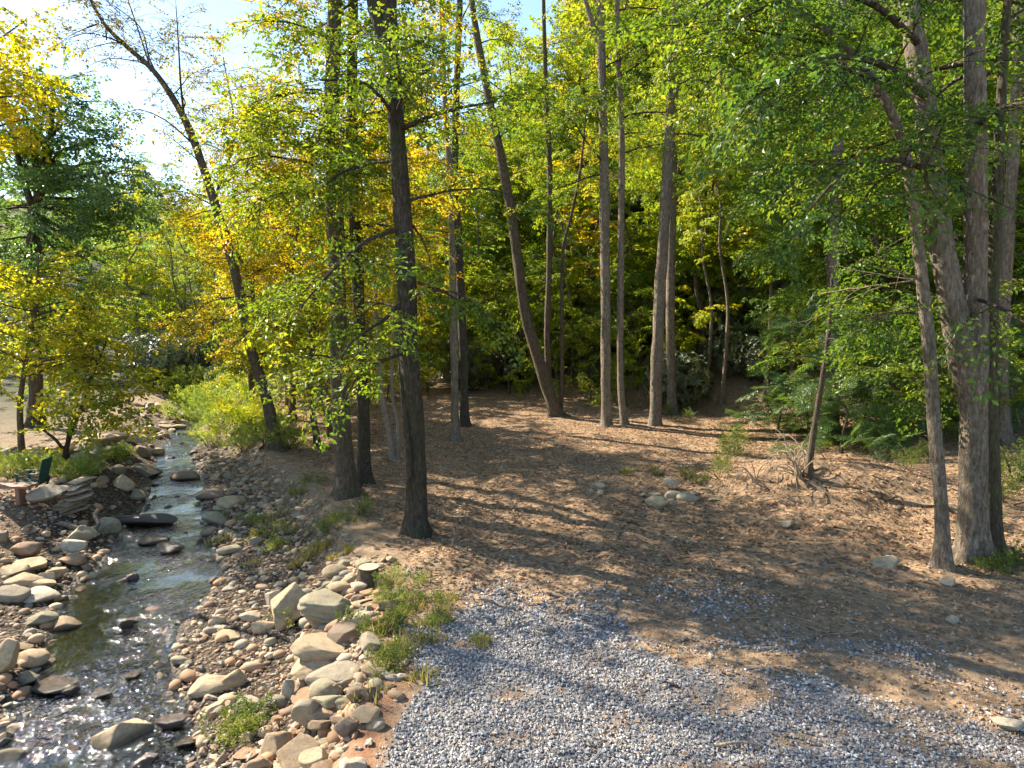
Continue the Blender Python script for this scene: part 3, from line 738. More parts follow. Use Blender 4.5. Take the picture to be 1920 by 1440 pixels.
# straight grey trunks in a row
for key, ph, lab, pts, col, sd, fk in [
    ('grayfork', 'high forked grey trunk', 'straight grey trunk with a high fork, first of the row beyond the shaded clearing',
     [(1137, 800, 20), (1136, 650, 18), (1134, 420, 18), (1131, 220, 16), (1127, 80, 14), (1126, 0, 13)], 'leaf_green', 9, [(1127, 85), (1110, 40), (1095, -10), (1070, -120)]),
    ('graythin', 'thin grey trunk', 'thinnest grey trunk of the row, with a slight bend near its foot',
     [(1171, 797, 14), (1163, 700, 12), (1164, 500, 12), (1166, 280, 11), (1160, 120, 10), (1157, 0, 9)], 'leaf_lime', 10, None),
    ('graylean', 'grey trunk leaning right', 'stout grey trunk leaning right at the hill foot, darkened base',
     [(1228, 798, 23), (1233, 640, 21), (1240, 500, 21), (1250, 340, 20), (1258, 200, 18), (1266, 50, 16), (1270, 0, 15)], 'leaf_green', 11, None),
    ('grayback', 'rear grey trunk', 'grey trunk standing just behind the grey trunk that leans right',
     [(1262, 778, 18), (1257, 640, 16), (1258, 480, 16), (1262, 320, 15), (1266, 150, 13), (1268, 0, 12)], 'leaf_dark', 12, None)]:
    P, R = px_trunk(pts, top=5); b = P[0]
    es = [([at(x, y, b[1] + .1) for x, y in fk], [.12, .10, .08, .04])] if fk else []
    named(key, ph, tree_from_points('straight_tree', lab, P, R, auto_limbs(rngA, 13, .42, 1, 2.8, 2.0, None, pi, (.1, .7)), col, bark='bark_gray', seed=sd, sides=12, dens=.7, extra_stems=es, flare=.35))
# dark trunk and leaning sapling on the mound
P, R = px_trunk([(1560, 805, 26), (1562, 650, 22), (1562, 480, 22), (1568, 300, 20), (1574, 130, 18), (1578, 0, 17)], top=5)
lim = auto_limbs(rngA, 7, .16, .5, 2.2, 2.4, None, pi, (-.1, .4), .4) + auto_limbs(rngA, 11, .4, 1, 2.8, 2.2, None, pi, (.1, .6))
named('mound', 'dark trunk behind the mound', tree_from_points('broadleaf_tree', 'dark trunk rising behind the dirt mound, hung with feathery green sprays', P, R, lim, 'leaf_dark', bark='bark_gray', kind='feather', seed=13, sides=12, dens=.9, size=1.15))
P, R = px_trunk([(1517, 893, 15), (1520, 850, 13), (1530, 780, 11), (1545, 690, 10), (1556, 600, 8), (1560, 520, 5)])
named('mstem', 'leaning sapling on the mound', tree_from_points('sapling', 'thin brown sapling leaning right on top of the dirt mound', P, R, auto_limbs(rngA, 6, .6, 1, 1.1, .8, None, pi, (0, .5)), 'leaf_green', bark='bark_brown', seed=14, sides=8, dens=.8, size=.8))
# the big group at the right
P, R = px_trunk([(1826, 1052, 54), (1824, 960, 48), (1826, 760, 46), (1828, 600, 42), (1829, 400, 38), (1828, 200, 36), (1827, 0, 34)], top=7)
b = P[0]; D_ = b[1]
big = [at(1823, 830, D_), at(1815, 745, D_ - .02), at(1806, 690, D_ - .05), at(1796, 620, D_ - .1), at(1778, 540, D_ - .1), at(1762, 430, D_), at(1748, 320, D_ + .1), at(1730, 170, D_ + .2), at(1706, 20, D_ + .3), at(1690, -120, D_ + .3), at(1660, -420, D_)]
lim = auto_limbs(rngA, 4, .26, .5, 2.0, 2.4, NORTH, 1.5, (-.1, .35), .5) + auto_limbs(rngA, 12, .5, 1, 3.6, 2.6, NORTH, 1.25, (.1, .6))
named('giant', 'massive pale grey trunk', tree_from_points('twin_trunk_tree', 'massive pale grey trunk splitting into two high limbs, tallest of the group at the right', P, R, lim, 'leaf_dark', bark='bark_gray', seed=15, sides=22, dens=.85,
    extra_stems=[(big, [.10, .15, .18, .19, .185, .18, .175, .16, .15, .13, .05])],
    extra_limbs=[([at(1735, 180, D_), at(1650, 120, D_ - .8), at(1540, 110, D_ - 1.6), at(1430, 170, D_ - 2)], .06),
                 ([at(1720, 80, D_), at(1640, 10, D_ - .5), at(1520, -20, D_ - 1), at(1400, 30, D_ - 1.2)], .06),
                 ([at(1745, 320, D_), at(1680, 300, D_ - .8), at(1590, 320, D_ - 1.6), at(1520, 390, D_ - 2)], .05),
                 ([at(1828, 560, D_), at(1870, 575, D_ - .8), at(1930, 610, D_ - 1.4)], .035),
                 ([at(1828, 240, D_), at(1880, 200, D_ - .8), at(1960, 190, D_ - 1.6)], .05)]))
P, R = px_trunk([(1768, 1062, 28), (1766, 960, 25), (1752, 800, 24), (1742, 660, 23), (1728, 520, 21), (1712, 380, 19), (1690, 260, 17), (1650, 170, 15), (1598, 100, 14), (1545, 55, 12), (1480, 10, 8), (1400, -20, 4)])
b = P[0]; D_ = b[1]
lim = auto_limbs(rngA, 4, .3, .6, 1.4, 1.8, NORTH, 1.6, (-.1, .5), .4) + auto_limbs(rngA, 9, .62, 1, 2.0, 1.8, NORTH + .5, 1.5, (-.1, .5), .3)
named('arch', 'arching trunk', tree_from_points('arching_tree', 'crooked grey trunk arching over to the left in front of the massive grey trunk', P, R, lim, 'leaf_green', bark='bark_gray', seed=16, sides=14, dens=.85))
P, R = px_trunk([(1858, 1032, 40), (1856, 900, 36), (1853, 740, 32), (1858, 560, 26), (1868, 380, 20), (1880, 150, 16)], top=4)
named('mossy', 'mossy dark trunk', tree_from_points('mossy_tree', 'mossy dark trunk tucked behind the massive pale grey trunk', P, R, auto_limbs(rngA, 8, .3, 1, 2.4, 2.2, pi / 4, 1.2, (-.1, .5)), 'leaf_green', bark='bark_moss', seed=17, sides=14, dens=.8))
P, R = px_trunk([(1882, 830, 22), (1880, 640, 20), (1890, 450, 20), (1902, 250, 20), (1910, 60, 18)], top=5)
named('edge', 'grey trunk farthest right', tree_from_points('straight_tree', 'grey trunk at the frame edge, farthest right of all trunks', P, R, auto_limbs(rngA, 14, .3, 1, 2.8, 2.4, None, pi, (0, .6)), 'leaf_green', bark='bark_gray', seed=18, sides=12, dens=.8))
# left bank
P, R = px_trunk([(42, 866, 12), (39, 820, 11), (38, 760, 10), (46, 690, 9), (60, 620, 8), (70, 540, 6), (72, 480, 3)])
named('bankmaple', 'yellow maple behind the bench', tree_from_points('maple_tree', 'small yellow maple with straight trunk behind the bench', P, R, auto_limbs(rngA, 26, .40, 1, 2.3, 1.2, None, pi, (.1, .6), .22), 'leaf_maple', bark='bark_brown', kind='maple', seed=19, sides=10, dens=.72))
P, R = px_trunk([(122, 868, 10), (123, 848, 9), (132, 815, 7), (150, 770, 6), (175, 700, 5), (200, 640, 3)])
b = P[0]; D_ = b[1]
named('crook', 'low forked maple', tree_from_points('maple_tree', 'low crooked maple forking near the ground on the left bank', P, R, auto_limbs(rngA, 14, .40, 1, 1.7, 1.1, None, pi, (.1, .6), .22), 'leaf_maple', bark='bark_dark', kind='maple', seed=20, sides=10, dens=.7,
    extra_limbs=[([at(123, 848, D_), at(105, 825, D_ - .2), at(80, 805, D_ - .3), at(50, 770, D_ - .4)], .05),
                 ([at(123, 848, D_), at(135, 790, D_ - .3), at(180, 755, D_ - .5), at(225, 765, D_ - .7)], .045)]))
# big dark backlit tree against the sky
g = ghit(62, 800); Yb = 25.; X0 = at(62, 700, Yb)[0]
base = np.array([X0, Yb, ground_z(X0, Yb)])
pts = [base, at(62, 560, Yb), at(60, 430, Yb), at(64, 390, Yb), at(82, 340, Yb), at(95, 260, Yb), at(100, 150, Yb)]
rr = np.random.default_rng(21)
ex = [([at(62, 392, Yb), at(48, 350, Yb - .3), at(30, 280, Yb - .6), at(10, 180, Yb - .8)], .12)]
for (x1, y1) in [(120, 150), (190, 190), (215, 260), (235, 320), (260, 390), (240, 460), (170, 330), (150, 230), (70, 130), (200, 420), (140, 420), (20, 330), (0, 420), (110, 480), (-40, 250), (-60, 380), (255, 360), (225, 380), (180, 470), (210, 300), (165, 270), (120, 330), (90, 430), (40, 470), (140, 520), (30, 200), (245, 430)]:
    dz = rr.uniform(-2.2, 2.2); yy = 400 - (500 - y1) * .25
    ex.append(([at(66, max(yy, y1 * .5 + 190), Yb), at(66 + (x1 - 66) * .5, y1 + 12, Yb + dz * .5), at(x1, y1, Yb + dz)], .06))
named('sky', 'big dark blue-green tree', tree_from_points('broadleaf_tree', 'big dark blue-green tree standing against the sky at the left', pts, [.24, .20, .18, .17, .13, .10, .05], auto_limbs(rr, 14, .3, .98, 3.2, 2.2, None, pi, (.0, .5), .35), 'leaf_bluegreen', bark='bark_brown', kind='maple', seed=22, sides=12, dens=.62, extra_limbs=ex, size=1.0, leafscale=1.0))
# maple off the left edge whose gold bough hangs into view
base = np.array([-18.0, 22.0, ground_z(-18.0, 22.0)])
pts = [base, base + [0, .1, 4], base + [.2, .1, 8], base + [.3, .3, 11], base + [.2, .2, 14]]
ex = [([base + [.2, .1, 9.0], at(-60, 220, 22), at(-10, 185, 21.6), at(50, 180, 21.4)], .06),
      ([base + [.2, .1, 10.5], at(-60, 120, 22), at(-10, 80, 21.6), at(45, 40, 21.4)], .06),
      ([base + [.2, .1, 8.4], at(-60, 280, 22), at(-10, 240, 21.6), at(40, 225, 21.4)], .05),
      ([base + [.2, .1, 9.4], at(-60, 170, 22.4), at(0, 130, 22.4), at(60, 140, 22.2)], .05)]
tree_from_points('maple_tree', 'gold leafed maple bough hanging into the top left corner', pts, [.19, .17, .14, .10, .03], auto_limbs(rr, 5, .75, 1, 2.2, 1.6, None, pi, (.1, .6)), 'leaf_gold', bark='bark_brown', kind='maple', seed=23, sides=12, dens=.75, extra_limbs=ex, size=1.0, leafscale=1.1)
# tall tree off the left edge, seen by the shadow of its top on the gravel
base = np.array([-14.0, 16.2, ground_z(-14.0, 16.2)])
tree_from_points('broadleaf_tree', 'tall tree past the left frame edge that shades the gravel', [base, base + [0, .1, 5], base + [.1, .1, 10], base + [.3, .3, 14], base + [.2, .2, 18.5]], [.15, .11, .07, .04, .02], auto_limbs(np.random.default_rng(24), 12, .66, .97, 2.6, 1.6, None, pi, (.25, .7), .1), 'leaf_green', bark='bark_gray', seed=24, sides=12, dens=.8, twigs=False)
# ================================================================== forest, saplings, shrubs: prototypes and their copies
def copy_tree(proto, loc, rz, sc):
    r = proto.copy(); COL.objects.link(r); r.location = loc; r.rotation_euler = (0, 0, rz); r.scale = (sc, sc, sc)
    for ch in list(proto.children):
        c = ch.copy(); COL.objects.link(c); c.parent = r
    return r
def proto_tree(name, hgt, r0, n, t0, L0, L1, leaf, bark, seed, kind='broad', dens=.66, leafscale=1.6, size=1.15, el=(.0, .6), sides=9, droop=.3):
    rr = np.random.default_rng(seed)
    pts = [np.zeros(3)] + [np.array([rr.normal(0, .1) * q, rr.normal(0, .1) * q, hgt * q / 6]) for q in range(1, 7)]
    return tree_from_points(name, None, pts, np.linspace(r0, .02, 7), auto_limbs(rr, n, t0, 1, L0, L1, None, pi, el, droop), leaf, kind, bark, size, dens, seed, sides, twigs=False, leafscale=leafscale, cat=None)
PROTO = {
    'green': [proto_tree('forest_tree', 17, .17, 26, .25, 3.0, 1.4, 'leaf_green', 'bark_gray', 201), proto_tree('forest_tree', 15, .14, 26, .18, 2.8, 1.2, 'leaf_green', 'bark_brown', 202)],
    'lime': [proto_tree('forest_tree', 16, .15, 26, .18, 2.9, 1.4, 'leaf_lime', 'bark_gray', 203), proto_tree('forest_tree', 14, .12, 24, .14, 2.6, 1.2, 'leaf_lime', 'bark_brown', 204)],
    'dark': [proto_tree('forest_tree', 17, .17, 28, .16, 3.0, 1.2, 'leaf_dark', 'bark_gray', 205, 'feather', .6, 1.6, 1.3, (-.2, .3))],
    'yellow': [proto_tree('forest_tree', 14, .13, 24, .2, 2.7, 1.2, 'leaf_yellow', 'bark_gray', 206)],
    'pole': [proto_tree('pole_tree', 15, .11, 9, .55, 1.6, 1.2, 'leaf_pale', 'bark_gray', 207)],
    'sapling_lime': [proto_tree('sapling', 5.2, .045, 13, .12, 1.5, .9, 'leaf_lime', 'bark_brown', 211, dens=1.0, leafscale=1.25, size=.9), proto_tree('sapling', 4.2, .04, 12, .1, 1.3, .8, 'leaf_lime', 'bark_brown', 212, dens=1.0, leafscale=1.25, size=.85)],
    'sapling_green': [proto_tree('sapling', 4.8, .045, 13, .1, 1.5, .9, 'leaf_green', 'bark_brown', 213, dens=1.0, leafscale=1.25, size=.9), proto_tree('sapling', 4.2, .05, 14, .06, 1.7, .6, 'leaf_bluegreen', 'bark_brown', 214, 'feather', 1.0, 1.2, .9, (-.2, .3))],
}
def shrub_proto(name, seed, leaf, kind, rx, h, n, size, leafscale=1.0, up=.4, stems=9):
    rr = np.random.default_rng(seed)
    root = bpy.data.objects.new(name, None); COL.objects.link(root); root.empty_display_size = .2
    st = Soup(); fol = Foliage(kind, rr)
    for k in range(stems):
        a = rr.uniform(0, 2 * pi); e = rr.uniform(.5, 1.3)
        C = branch_curve(rr, [rr.normal(0, rx * .12), rr.normal(0, rx * .12), -.1], side_dir(a, e), h * rr.uniform(.7, 1.05), 6, .25, .15)
        st.tube(C, np.linspace(.022 * h ** .5, .006, len(C)), 4, cap=False)
    k = 0
    while k < n:
        v = rr.normal(0, 1, 3); v /= np.linalg.norm(v); q = rr.random() ** .45
        lump = 1 + .28 * float(fbm(np.array([v[0] * 1.8]), np.array([v[1] * 1.8]), np.array([v[2] * 1.8]), seed, 2)[0])
        p = np.array([v[0] * rx * q * lump, v[1] * rx * q * lump, h * .5 + v[2] * h * .5 * q * lump])
        if p[2] < .02: continue
        d = unit(v * np.array([1, 1, .5]) + np.array([0, 0, up]) + rr.normal(0, .35, 3)); fol.put(p - d * size * .5 * (kind != 'whorl'), d, size * rr.uniform(.7, 1.25)); k += 1
    tag(add('stems', st.mesh('stems', 'twig'), root), kind='stuff')
    add('foliage', fol.build('foliage', leaf, None, leaf=leafscale, roll=.6), root)
    return root
PROTO['rhodo'] = [shrub_proto('rhododendron', 221 + k, 'leaf_rhodo', 'whorl', 1.5, 2.3, 430, 1.25) for k in range(3)]
PROTO['stream_shrub'] = [shrub_proto('shrub', 231 + k, 'leaf_pale' if k < 2 else 'leaf_lime', 'broad', 1.2, 1.7, 95, .6, 1.15, .7) for k in range(3)]
PROTO['weed'] = [shrub_proto('weed_plant', 241 + k, 'leaf_weed', 'broad', .34, .26, 20, .22, 1.3, .9, 5) for k in range(3)]
PROTO['tuft'] = [shrub_proto('grass_tuft', 261 + k, 'leaf_straw', 'blade', .22, .12, 9, .24, 1.0, 3.0, 2) for k in range(2)]
PROTO['leafy'] = [shrub_proto('leafy_plant', 251 + k, 'leaf_weed', 'broad', .5, .85, 34, .42, 1.0, .8, 6) for k in range(2)]
USED = set(); RNGF = np.random.default_rng(55)
def plant(kind, loc, sc=1.0, rz=None, k=None):
    ps = PROTO[kind]; k = int(RNGF.integers(len(ps))) if k is None else k % len(ps)
    loc = (loc[0], loc[1], ground_z(loc[0], loc[1]) - .02 if len(loc) < 3 else loc[2]); rz = RNGF.uniform(0, 2 * pi) if rz is None else rz
    if (kind, k) in USED: return copy_tree(ps[k], loc, rz, sc)
    USED.add((kind, k)); o = ps[k]; o.location = loc; o.rotation_euler = (0, 0, rz); o.scale = (sc,) * 3; return o

FOREST = []            # (object, kind)
taken = [tuple(o.location)[:2] for o in bpy.data.objects if o.parent is None and o.type == 'EMPTY' and 'category' in o]
def free(x, y, dmin): return all((x - a) ** 2 + (y - b_) ** 2 > dmin * dmin for a, b_ in taken)
def forest(n, test, weights, dmin, scl, xr, yr, maxtry=6000):
    kinds = list(weights); w = np.array([weights[k] for k in kinds], float); w /= w.sum(); c = 0
    for _ in range(maxtry):
        if c >= n: break
        x, y = RNGF.uniform(*xr), RNGF.uniform(*yr)
        px_ = 960 + FPX * x / y
        if not (-160 < px_ < 2080) or not test(x, y, px_) or not free(x, y, dmin): continue
        k = kinds[RNGF.choice(len(kinds), p=w)]
        FOREST.append((plant(k, (x, y), RNGF.uniform(*scl)), k)); taken.append((x, y)); c += 1
# hillside trees behind the clearing
forest(36, lambda x, y, p: hill_s(x, y) > 2.5 and p > 880, {'green': 2.5, 'lime': 5, 'dark': .5, 'yellow': .5}, 2.4, (.8, 1.1), (-4, 34), (24, 48))
forest(56, lambda x, y, p: hill_s(x, y) > 14 and p > 820, {'green': 3, 'lime': 3, 'dark': 2, 'yellow': .7}, 4.0, (.9, 1.15), (-8, 56), (36, 78))
# the wood behind the far end of the track
forest(34, lambda x, y, p: 400 < p < 1060 and x > edge_x(y) + 2 and y > 37, {'green': 2, 'lime': 5, 'yellow': 1.6}, 2.4, (.85, 1.15), (-20, 4), (36, 75))
# beyond the stream, kept below the open sky
forest(20, lambda x, y, p: 150 < p < 440, {'pole': 3, 'lime': 2}, 3.5, (.75, .95), (-42, -18), (46, 74))
forest(34, lambda x, y, p: 140 < p < 470, {'lime': 3, 'pole': 2, 'green': 1}, 3.5, (.75, .95), (-75, -25), (70, 125))
forest(6, lambda x, y, p: -160 < p < 130 and x < stream_c(y) - 4, {'green': 1, 'lime': 3}, 4, (.5, .65), (-50, -24), (38, 60))
# trees crowding the stream bank behind the brown pair, and the hill foot at the right
forest(6, lambda x, y, p: 400 < p < 640 and x > edge_x(y) + .4, {'lime': 4, 'yellow': 2}, 2.0, (.55, .75), (-14, -4), (25, 37))
forest(16, lambda x, y, p: p > 1270 and 0.3 < hill_s(x, y) < 5 and not (1300 < p < 1480), {'green': 3, 'lime': 3}, 2.2, (.7, 1.0), (4, 30), (16, 32))
forest(18, lambda x, y, p: 690 < p < 1300, {'lime': 3, 'green': 1}, 2.6, (1.3, 1.6), (-14, 20), (50, 72))
forest(9, lambda x, y, p: -100 < p < 160, {'lime': 3, 'green': 2}, 3.5, (.85, 1.0), (-95, -35), (58, 92))
# saplings filling the edge of the clearing
forest(54, lambda x, y, p: not (1280 < p < 1480 and hill_s(x, y) < 4) and hill_s(x, y) > .3 and hill_s(x, y) < 13 and p > 820, {'sapling_lime': 4, 'sapling_green': 2.4}, 1.3, (.75, 1.3), (-5, 32), (20, 50))
forest(12, lambda x, y, p: 430 < p < 820 and x > edge_x(y) + .5 and y > 30, {'sapling_lime': 3, 'sapling_green': 1}, 1.6, (.7, 1.2), (-18, -2), (30, 46))
forest(8, lambda x, y, p: p > 1560 and hill_s(x, y) > -7.5 and hill_s(x, y) < 3, {'sapling_green': 3, 'sapling_lime': 1}, 1.3, (.5, .9), (9, 26), (15, 30))
forest(5, lambda x, y, p: p > 1440 and p < 1800, {'sapling_green': 1}, 1.2, (.7, 1.0), (9, 18), (19, 24))
forest(7, lambda x, y, p: -60 < p < 110 and x < stream_c(y) - 3, {'sapling_green': 1, 'sapling_lime': 2}, 1.6, (.4, .6), (-34, -18), (27, 38))
# dark rhododendron on the bank
bank = lambda x, y, p: 1290 < p < 1500 and hill_s(x, y) < 2.6
forest(44, lambda x, y, p: 860 < p < 1560 and 1.0 < hill_s(x, y) < 12 and not bank(x, y, p), {'rhodo': 1}, 1.25, (.8, 1.5), (-4, 18), (24, 46))
forest(6, lambda x, y, p: 260 < p < 460, {'rhodo': 1}, 1.6, (1.0, 1.5), (-26, -16), (39, 46))
# light shrubs on the bank of the stream
for x_, y_, sc in [(352, 790, .9), (400, 800, 1.0), (440, 815, .95), (472, 812, .9), (420, 765, 1.1), (370, 752, 1.1), (335, 745, .9), (478, 780, 1.0), (500, 838, .6), (455, 846, .5), (395, 834, .5), (545, 842, .6)]:
    g = ghit(x_, y_); FOREST.append((plant('stream_shrub', (g[0], g[1]), sc), 'stream_shrub'))
for x_, y_, sc in [(20, 898, .34), (60, 890, .36), (150, 903, .36), (170, 888, .34), (215, 866, .32), (235, 860, .3), (110, 893, .3), (5, 888, .36), (92, 884, .28)]:
    g = ghit(x_, y_); FOREST.append((plant('stream_shrub', (g[0], g[1]), sc, k=1), 'bank_shrub'))
# plants of the clearing and the gravel edge
for x_, y_, sc in [(1362, 868, 1.1), (1378, 850, 1.0), (1350, 895, .7), (1700, 880, .7), (1740, 865, .7), (1880, 945, 1.1), (1845, 985, .6), (1905, 900, 1.2), (1660, 840, 1.2), (735, 1105, .5), (722, 1140, .45), (676, 965, .6), (1295, 785, .6), (1250, 780, .7)]:
    g = ghit(x_, y_); FOREST.append((plant('leafy', (g[0], g[1]), sc * .85), 'leafy'))
forest(14, lambda x, y, p: 900 < p < 1560 and 1.2 < hill_s(x, y) < 9, {'pole': 1}, 1.2, (.7, 1.0), (-2, 18), (22, 44))
rw = np.random.default_rng(66)
for k in range(34):
    x_, y_ = rw.normal(790, 62), rw.normal(1182, 44)
    g = ghit(x_, y_)
    if gravel_w(g[0], g[1]) > .55 or g[0] < edge_x(g[1]) - .3: continue
    FOREST.append((plant('weed', (g[0], g[1]), rw.uniform(.3, .75)), 'weed'))
for x_, y_ in [(490, 1010), (520, 1030), (610, 1000), (640, 985), (545, 1000), (425, 1395), (452, 1375), (470, 1350), (1880, 1075), (1895, 1060), (1850, 1070), (1175, 890), (1230, 890), (1290, 895), (1310, 905), (560, 1165), (668, 1165), (735, 1240), (718, 1262), (470, 985), (585, 905), (560, 930)]:
    g = ghit(x_, y_); FOREST.append((plant('weed', (g[0], g[1]), rw.uniform(.7, 1.1)), 'weed'))
for k in range(46):
    if k < 26: x_, y_ = rw.normal(810, 60), rw.normal(1190, 42)
    else: x_, y_ = rw.uniform(400, 660), rw.uniform(960, 1060)
    g = ghit(x_, y_)
    if gravel_w(g[0], g[1]) > .6: continue
    FOREST.append((plant('tuft', (g[0], g[1]), rw.uniform(.5, 1.1)), 'tuft'))
for k_, ps in PROTO.items():                 # prototypes that found no place
    for i_, o in enumerate(ps):
        if (k_, i_) not in USED:
            for c_ in list(o.children): bpy.data.objects.remove(c_)
            bpy.data.objects.remove(o)

# labels: what each stands behind, and how far back among its likes
WORDS = {'green': ('green leafed forest tree', 'tree', 'forest trees'), 'lime': ('yellow-green forest tree', 'tree', 'forest trees'), 'dark': ('dark feathery evergreen', 'tree', 'forest trees'),
         'yellow': ('yellowing forest tree', 'tree', 'forest trees'), 'pole': ('bare slim pole tree', 'tree', 'forest trees'), 'sapling_lime': ('bright yellow-green sapling', 'sapling', 'saplings at the wood edge'),
         'sapling_green': ('deep green sapling', 'sapling', 'saplings at the wood edge'), 'rhodo': ('dark glossy rhododendron', 'shrub', 'rhododendrons on the bank'),
         'stream_shrub': ('pale green streamside shrub', 'shrub', 'shrubs along the stream'), 'bank_shrub': ('low green bank shrub', 'shrub', 'shrubs along the stream'),
         'leafy': ('leafy green ground plant', 'plant', 'plants on the clearing'), 'weed': ('small green weed', 'weed', 'weeds on the banks'), 'tuft': ('dry grass tuft', 'grass', 'grass tufts on the banks')}
NT['weedspot'] = (812, 'red clay edge of the gravel', 8.5)
ORD = ['nearest', 'second', 'third', 'fourth', 'fifth', 'sixth', 'seventh', 'eighth', 'ninth', 'tenth', 'eleventh', 'twelfth', 'thirteenth', 'fourteenth', 'fifteenth', 'sixteenth']
buckets = {}
for o, k in FOREST:
    x, _ = pix(o.location)
    key = min(NT, key=lambda q: abs(NT[q][0] - x) + (0 if NT[q][2] < o.location.y else 400) + (300 if q.startswith('slim') else 0))
    lx = NT[key][0]
    rel = 'behind' if abs(x - lx) < 35 else ('left of' if x < lx else 'right of')
    if NT[key][2] > o.location.y and rel == 'behind': rel = 'in front of'
    buckets.setdefault((k, key, rel), []).append(o)
for (k, key, rel), os_ in buckets.items():
    w, cat, grp = WORDS[k]
    os_.sort(key=lambda o: o.location.y)
    for i_, o in enumerate(os_):
        lab = f'{w} {rel} the {NT[key][1]}' if len(os_) == 1 else f'{ORD[min(i_, 15)]} {w} counted back {rel} the {NT[key][1]}'
        tag(o, lab, cat, grp)
#@@STONES
# ================================================================== stones
def ico(sub):
    t = (1 + 5 ** .5) / 2
    V = np.array([[-1, t, 0], [1, t, 0], [-1, -t, 0], [1, -t, 0], [0, -1, t], [0, 1, t], [0, -1, -t], [0, 1, -t], [t, 0, -1], [t, 0, 1], [-t, 0, -1], [-t, 0, 1]], float)
    F = np.array([[0, 11, 5], [0, 5, 1], [0, 1, 7], [0, 7, 10], [0, 10, 11], [1, 5, 9], [5, 11, 4], [11, 10, 2], [10, 7, 6], [7, 1, 8], [3, 9, 4], [3, 4, 2], [3, 2, 6], [3, 6, 8], [3, 8, 9], [4, 9, 5], [2, 4, 11], [6, 2, 10], [8, 6, 7], [9, 8, 1]])
    V = unit(V)
    for _ in range(sub):
        E = np.sort(np.concatenate([F[:, [0, 1]], F[:, [1, 2]], F[:, [2, 0]]]), 1)
        U, inv = np.unique(E, axis=0, return_inverse=True); inv = inv.ravel()
        mid = unit(V[U[:, 0]] + V[U[:, 1]]); n = len(F); b = len(V) + inv
        a, c, d = b[:n], b[n:2 * n], b[2 * n:]
        F = np.concatenate([np.stack([F[:, 0], a, d], 1), np.stack([F[:, 1], c, a], 1), np.stack([F[:, 2], d, c], 1), np.stack([a, c, d], 1)])
        V = np.vstack([V, mid])
    return V, F
ICO = {k: ico(k) for k in range(0, 5)}
def rock_shape(seed, sub=3, cuts=9, round_=.5, rough=.10, layers=0.0):
    rr = np.random.default_rng(seed); V, F = ICO[sub]; V = V.copy()
    for _ in range(cuts):
        n = unit(rr.normal(0, 1, 3)); d = rr.uniform(.42, .80)
        e = np.maximum(0, V @ n - d); V = V - n * (e * (1 - .18 * round_))[:, None]
    nz = fbm(V[:, 0] * 1.6 + seed, V[:, 1] * 1.6, V[:, 2] * 1.6, seed, 4)
    V = V * (1 + rough * nz)[:, None]
    if layers: V = V * (1 + layers * np.sin(V[:, 2] * 17 + 3 * vnoise(V[:, 0] * 2, V[:, 1] * 2, seed=seed)) * np.clip(1 - V[:, 2] ** 2, 0, 1))[:, None] * np.array([1, 1, 1.])
    V = V / np.abs(V).max(0)
    return V, F
STONE_COL = {'tan': (0.464, 0.329, 0.189), 'buff': (0.573, 0.433, 0.256), 'grey': (0.345, 0.290, 0.205), 'greenish grey': (0.365, 0.320, 0.200), 'brown': (0.256, 0.177, 0.116), 'rusty': (0.415, 0.244, 0.128), 'pale': (0.561, 0.476, 0.348), 'dark grey': (0.159, 0.146, 0.128)}
LAND = []           # landmark stones: (x, y, phrase)
placed = []         # (x, y, r)
def put_stone(name, me, x, y, size, rz, colr, tilt=(0, 0), sink=.35, z=None, mat=None):
    o = add(name, me, None, (x, y, (ground_z(x, y) if z is None else z) + size[2] * (1 - 2 * sink) ), (tilt[0], tilt[1], rz), size)
    c = STONE_COL[colr]; j = np.random.default_rng(int(abs(x * 1000 + y * 317)) % 99991).uniform(.82, 1.15)
    o.color = (c[0] * j, c[1] * j, c[2] * j, 1)
    return o
def boulder(px_, py_, w, h, colr, label, phrase=None, rz=0.0, sub=4, cuts=9, round_=.5, layers=0., depth=.75, lift=0.0, seed=None, wet=False, tilt=(0, 0), name='boulder', kind_cat='boulder'):
    g = ghit(px_, py_ + h * .32); Y = g[1]
    sx = 1.1 * w / 2 * Y / FPX; sz = max(.5 * h * Y / FPX, sx * .22)
    seed = seed or int(px_ * 7 + py_ * 13) % 9973
    V, F = rock_shape(seed, sub if w > 90 else 3, cuts, round_, .10, layers)
    me = make_mesh(name, V, [F], 'wet_stone' if wet else 'stone')
    zz = max(g[2], ZW - .04) if wet else g[2]
    o = put_stone(name, me, g[0], g[1], (sx, sx * depth, sz), rz, colr, tilt, .28, zz + lift)
    tag(o, label, kind_cat, 'boulders of the stream')
    placed.append((g[0], g[1], sx * .85))
    if phrase: LAND.append((g[0], g[1], phrase))
    return o
B = boulder
B(620, 1142, 112, 62, 'greenish grey', 'big grey boulder with banded layers at the top of the rock pile', 'banded boulder', layers=.035, round_=.9, cuts=5, lift=.10)
B(545, 1142, 92, 66, 'buff', 'pale wedge shaped boulder leaning against the banded boulder', 'pale wedge boulder', rz=.9, tilt=(.0, -.35), lift=.08)
B(596, 1158, 60, 52, 'tan', 'tan block squeezed between the pale wedge and the banded boulder', None, lift=.04)
B(640, 1190, 84, 54, 'brown', 'rough brown boulder just below the banded boulder', 'rough brown boulder')
B(605, 1222, 104, 58, 'buff', 'long buff boulder lying across the rock pile', 'long buff boulder', lift=.10, cuts=7)
B(592, 1250, 92, 50, 'tan', 'knobbly tan boulder tucked under the long buff boulder', None, lift=.02)
B(628, 1276, 100, 50, 'grey', 'smooth grey boulder with a hollow, upper of two in the rock pile', 'smooth grey boulder', round_=1, cuts=5, lift=.08)
